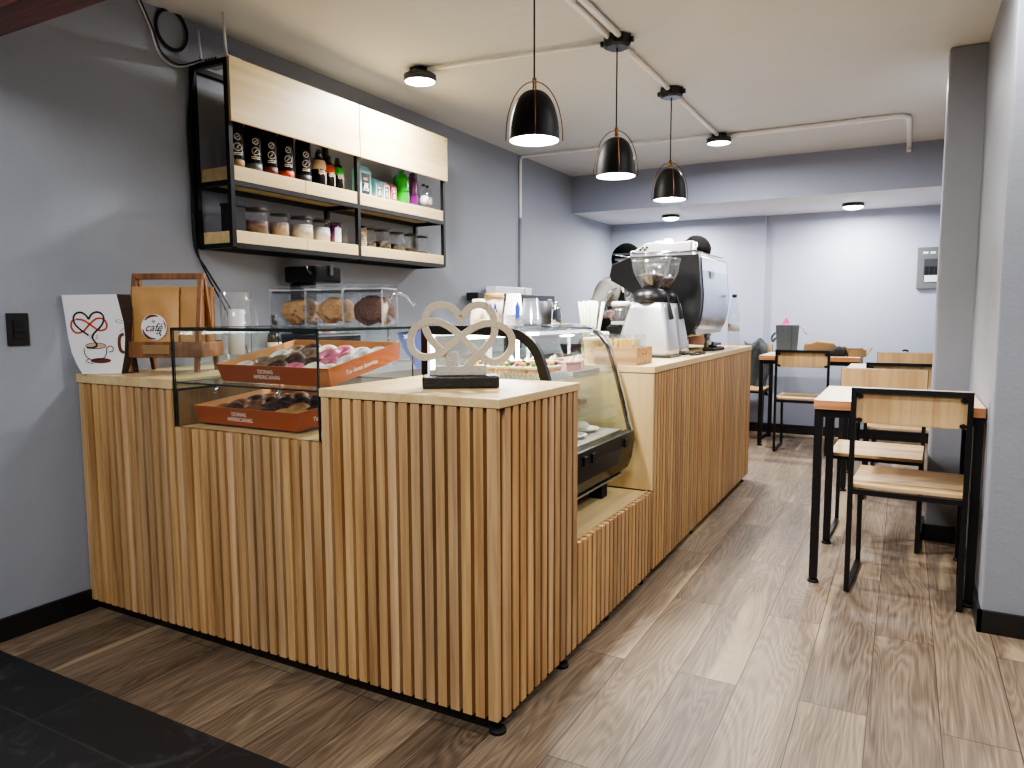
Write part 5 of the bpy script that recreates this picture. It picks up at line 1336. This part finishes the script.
def hand(V, E, wrist, d, side_v, palm_n, s=1.0):
    """five-finger hand grown from the wrist vertex; d along the hand, side_v towards the thumb"""
    W = Vector(V[wrist][:3]); d = d.normalized(); sv = side_v.normalized(); nv = palm_n.normalized()
    pc = len(V); V.append(tuple(W+d*.045*s)+((.030*s, .016*s),)); E.append((wrist, pc))
    for k, (off, L) in enumerate([(-.030, .058), (-.010, .072), (.010, .078), (.028, .070)]):
        p = W+d*.088*s+sv*off*s
        a = len(V); V.append(tuple(p)+(.0085*s,)); E.append((pc, a))
        q1 = p+(d*.8+nv*.45)*L*.45*s; q2 = q1+(d*.35+nv*.9)*L*.45*s
        chain(V, E, a, [tuple(q1)+(.0078*s,), tuple(q2)+(.0065*s,)])
    a = len(V); p = W+d*.035*s+sv*.034*s; V.append(tuple(p)+(.0105*s,)); E.append((pc, a))
    chain(V, E, a, [tuple(p+(d*.6+sv*.6+nv*.3)*.032*s)+(.009*s,), tuple(p+(d*.9+sv*.5+nv*.7)*.055*s)+(.0075*s,)])
def person(name, lab, loc, rotz, H, lean, rh, lh, top, legs, hairstyle, apron):
    """local frame: faces +Y, X to its right. rh/lh: (elbow, wrist) in the local frame"""
    t = thing(name, lab, 'person', loc, rotz)
    k = H/1.75
    hip = .93*k
    def sp(z, w=0):     # spine bends forward above the hips
        d = z*k-hip
        if d <= 0: return Vector((0, 0, z*k))
        return Vector((0, math.sin(lean)*d, hip+math.cos(lean)*d))
    neck, headc = sp(1.50), sp(1.50)+Vector((0, .03*k+.06*math.sin(lean), .125*k))
    V = [tuple(sp(.93))+((.15*k, .10*k),)]; E = []
    c = chain(V, E, 0, [tuple(sp(1.10))+((.13*k, .095*k),), tuple(sp(1.28))+((.155*k, .105*k),), tuple(sp(1.40))+((.12*k, .08*k),)])
    chest = 2
    nk = chain(V, E, c, [tuple(neck)+(.055*k,), tuple(headc+Vector((0, -.01, -.05*k)))+(.062*k,), tuple(headc)+((.075*k, .092*k),), tuple(headc+Vector((0, -.01, .06*k)))+((.066*k, .08*k),)])
    arms = []
    for sg, (el, wr) in ((1, rh), (-1, lh)):
        sh = sp(1.41)+Vector((sg*.17*k, 0, 0))
        e = chain(V, E, c, [tuple(sh)+(.052*k,), tuple(Vector(el))+(.038*k,), tuple((Vector(el)+Vector(wr))/2)+(.034*k,), tuple(Vector(wr))+((.026*k, .02*k),)])
        d = Vector(wr)-Vector(el); n_ = Vector((0, 0, -1)); sd = d.cross(n_)*(-sg)
        hand(V, E, e, d, sd, n_, k)
        arms.append((sh, Vector(el), Vector(wr)))
    feet = []
    for sg in (1, -1):
        h_ = Vector((sg*.095*k, 0, .86*k)); kn = Vector((sg*.10*k, .02, .49*k)); an = Vector((sg*.11*k, -.02, .085*k)); to = Vector((sg*.13*k, .13, .035))
        chain(V, E, 0, [tuple(h_)+(.088*k,), tuple((h_*.55+kn*.45))+(.075*k,), tuple(kn)+(.055*k,), tuple(kn*.5+an*.5)+(.05*k,), tuple(an)+(.038*k,), tuple(to)+(.034*k,)])
        feet.append((h_, kn, an, to))
    body = skin_mesh('body', V, E, 'skin', t)
    # face
    hf = headc+Vector((0, .088*k, 0))
    MB().sphere(tuple(hf+Vector((0, .012, -.012*k))), .014*k, 10, 8, sc=(.8, 1.1, 1.5)).build('nose', 'skin', t)
    for sg in (1, -1):
        MB().sphere(tuple(headc+Vector((sg*.032*k, .080*k, .012*k))), .012*k, 10, 8).build('eye', ['white'], t)
        MB().sphere(tuple(headc+Vector((sg*.032*k, .090*k, .012*k))), .0055*k, 8, 6).build('iris', ['ink'], t)
        MB().sphere(tuple(headc+Vector((sg*.080*k, -.01, -.005))), .026*k, 10, 8, sc=(.35, .7, 1.1)).build('ear', 'skin', t)
    MB().sphere(tuple(headc+Vector((0, .084*k, -.045*k))), .022*k, 10, 6, sc=(1, .4, .3)).build('mouth', 'pink', t)
    # hair / cap
    if hairstyle == 'beanie':
        hb = MB().sphere(tuple(headc+Vector((0, -.012, .005))), .105*k, 24, 16, sc=(.92, 1.08, 1.12))
        hb.v = [v if v.z > headc.z-.03+.25*(v.y-headc.y) else Vector((headc.x+(v.x-headc.x)*.86, headc.y+(v.y-headc.y)*.86, max(v.z, headc.z-.06*k))) for v in hb.v]
        hb.build('beanie', 'beanie', t)
        MB().sphere(tuple(headc+Vector((0, -.055*k, -.06*k))), .07*k, 16, 10, sc=(1, .8, 1.2)).build('hair', 'hair', t)
    else:
        hb = MB().sphere(tuple(headc+Vector((0, -.015, .02))), .105*k, 28, 18, sc=(.92, 1.05, 1.05))
        rn = random.Random(4)
        hb.v = [Vector((v.x, min(v.y, headc.y+.075*k) if v.z < headc.z+.05*k else v.y, max(v.z, headc.z-.05*k)))+Vector((rn.uniform(-.003, .003),)*3) for v in hb.v]
        hb.build('hair', 'hair', t)
    # clothes: slightly wider shells grown the same way
    V = [tuple(sp(.90))+((.165*k, .115*k),)]; E = []
    c = chain(V, E, 0, [tuple(sp(1.10))+((.148*k, .110*k),), tuple(sp(1.28))+((.17*k, .12*k),), tuple(sp(1.41))+((.13*k, .085*k),), tuple(sp(1.475))+(.07*k,)])-1
    for sh, el, wr in arms:
        chain(V, E, c, [tuple(sh)+(.068*k,), tuple((sh+el)/2)+(.058*k,), tuple(el)+(.050*k,), tuple(el*.5+wr*.5)+(.044*k,), tuple(el*.12+wr*.88)+(.036*k,)])
    skin_mesh('sweatshirt', V, E, top, t)
    V = [tuple(sp(.93))+((.16*k, .118*k),)]; E = []
    for h_, kn, an, to in feet: chain(V, E, 0, [tuple(h_)+(.10*k,), tuple(kn)+(.068*k,), tuple(an+Vector((0, 0, .02)))+(.052*k,)])
    skin_mesh('trousers', V, E, legs, t)
    for h_, kn, an, to in feet:
        V = [tuple(an+Vector((0, -.02, -.03)))+(.045*k,)]; E = []
        chain(V, E, 0, [tuple(Vector((to.x*.95, .06, .045)))+((.044*k, .034*k),), tuple(to+Vector((0, .02, .004)))+((.04*k, .03*k),)])
        skin_mesh('shoe', V, E, 'dark', t)
    if apron:
        b = MB(); vs = []; fs = []; nz, nx = 10, 8
        for i in range(nz+1):
            z = .62+.76*i/nz; w = (.20 if z < 1.12 else .20-.10*(z-1.12)/.26)*k; p = sp(z)
            for j in range(nx+1):
                uu = -1+2*j/nx; a = uu*1.1
                vs.append((w*math.sin(a)/.89, p.y+(.128*k)*math.cos(a*.9)+.012, p.z))
        for i in range(nz):
            for j in range(nx): fs.append((i*(nx+1)+j, i*(nx+1)+j+1, (i+1)*(nx+1)+j+1, (i+1)*(nx+1)+j))
        b.add(vs, fs, 0, True).build('apron', 'blackfab', t)
        for sg in (1, -1):
            p0 = sp(1.37)+Vector((sg*.09*k, .115*k, 0)); p1 = sp(1.49)+Vector((sg*.085*k, .0, .03*k)); p2 = sp(1.38)+Vector((sg*.06*k, -.12*k, 0)); p3 = sp(1.12)+Vector((-sg*.08*k, -.135*k, 0))
            MB().tube(smooth_curve([p0, p1, p2, p3], 6), .01, rect=(.028, .006)).build('apron_strap', 'white', t)
    return t
# faces +X (rotz -90): its right side is -Y (towards the viewer)
person('person', 'person in a black beanie, grey sweatshirt and black apron working behind the espresso machine', (-2.20, 5.32, 0), -PI/2, 1.80, .46,
       ((.32, .16, 1.22), (.52, .40, 1.20)), ((-.26, .32, 1.14), (-.12, .46, 1.10)), 'greyfab', 'jeans', 'beanie', True)
person('person', 'tall dark-haired person in black standing past the far end of the espresso machine', (-1.43, 5.70, 0), PI/2+.15, 1.80, .02,
       ((.24, .02, 1.12), (.20, .22, 1.02)), ((-.24, .02, 1.12), (-.20, .22, 1.02)), 'blackfab', 'jeans', 'hair', False)

# ================================================================== light
def area(x, y, z, w, size, rot=(0, 0, 0), col=(1, .985, .96)):
    L = bpy.data.lights.new('room_light', 'AREA'); L.shape = 'DISK'; L.size = size; L.energy = w; L.color = col
    o = bpy.data.objects.new('room_light', L); C.objects.link(o); o.location = (x, y, z); o.rotation_euler = rot; return o
area(-.6, -.6, 2.6, 50, 1.2, (.5, 0, .1))
area(1.0, 1.9, 2.45, 18, .3)
area(.12, 2.9, 2.47, 12, .2)
area(.0, 4.9, 2.47, 8, .2)  # unseen fill lamp added above the rear tables
L = bpy.data.lights.new('fridge_light', 'AREA'); L.shape = 'RECTANGLE'; L.size = .05; L.size_y = .58; L.energy = 3.0; L.color = (.95, .98, 1)
lo = bpy.data.objects.new('fridge_light', L); C.objects.link(lo); lo.location = (-1.48, 2.65, 1.10)
w = bpy.data.worlds.new('world'); scn.world = w; w.use_nodes = True
bg = w.node_tree.nodes['Background']; bg.inputs['Color'].default_value = (.6, .6, .62, 1); bg.inputs['Strength'].default_value = .35
scn.view_settings.view_transform = 'AgX'
try: scn.view_settings.look = 'AgX - Medium High Contrast'
except Exception: pass
scn.view_settings.exposure = .78
scn.cycles.max_bounces = 10; scn.cycles.transparent_max_bounces = 24; scn.cycles.diffuse_bounces = 4
scn.cycles.sample_clamp_indirect = 4
scn.cycles.caustics_reflective = False; scn.cycles.caustics_refractive = False
scn.cycles.use_denoising = True
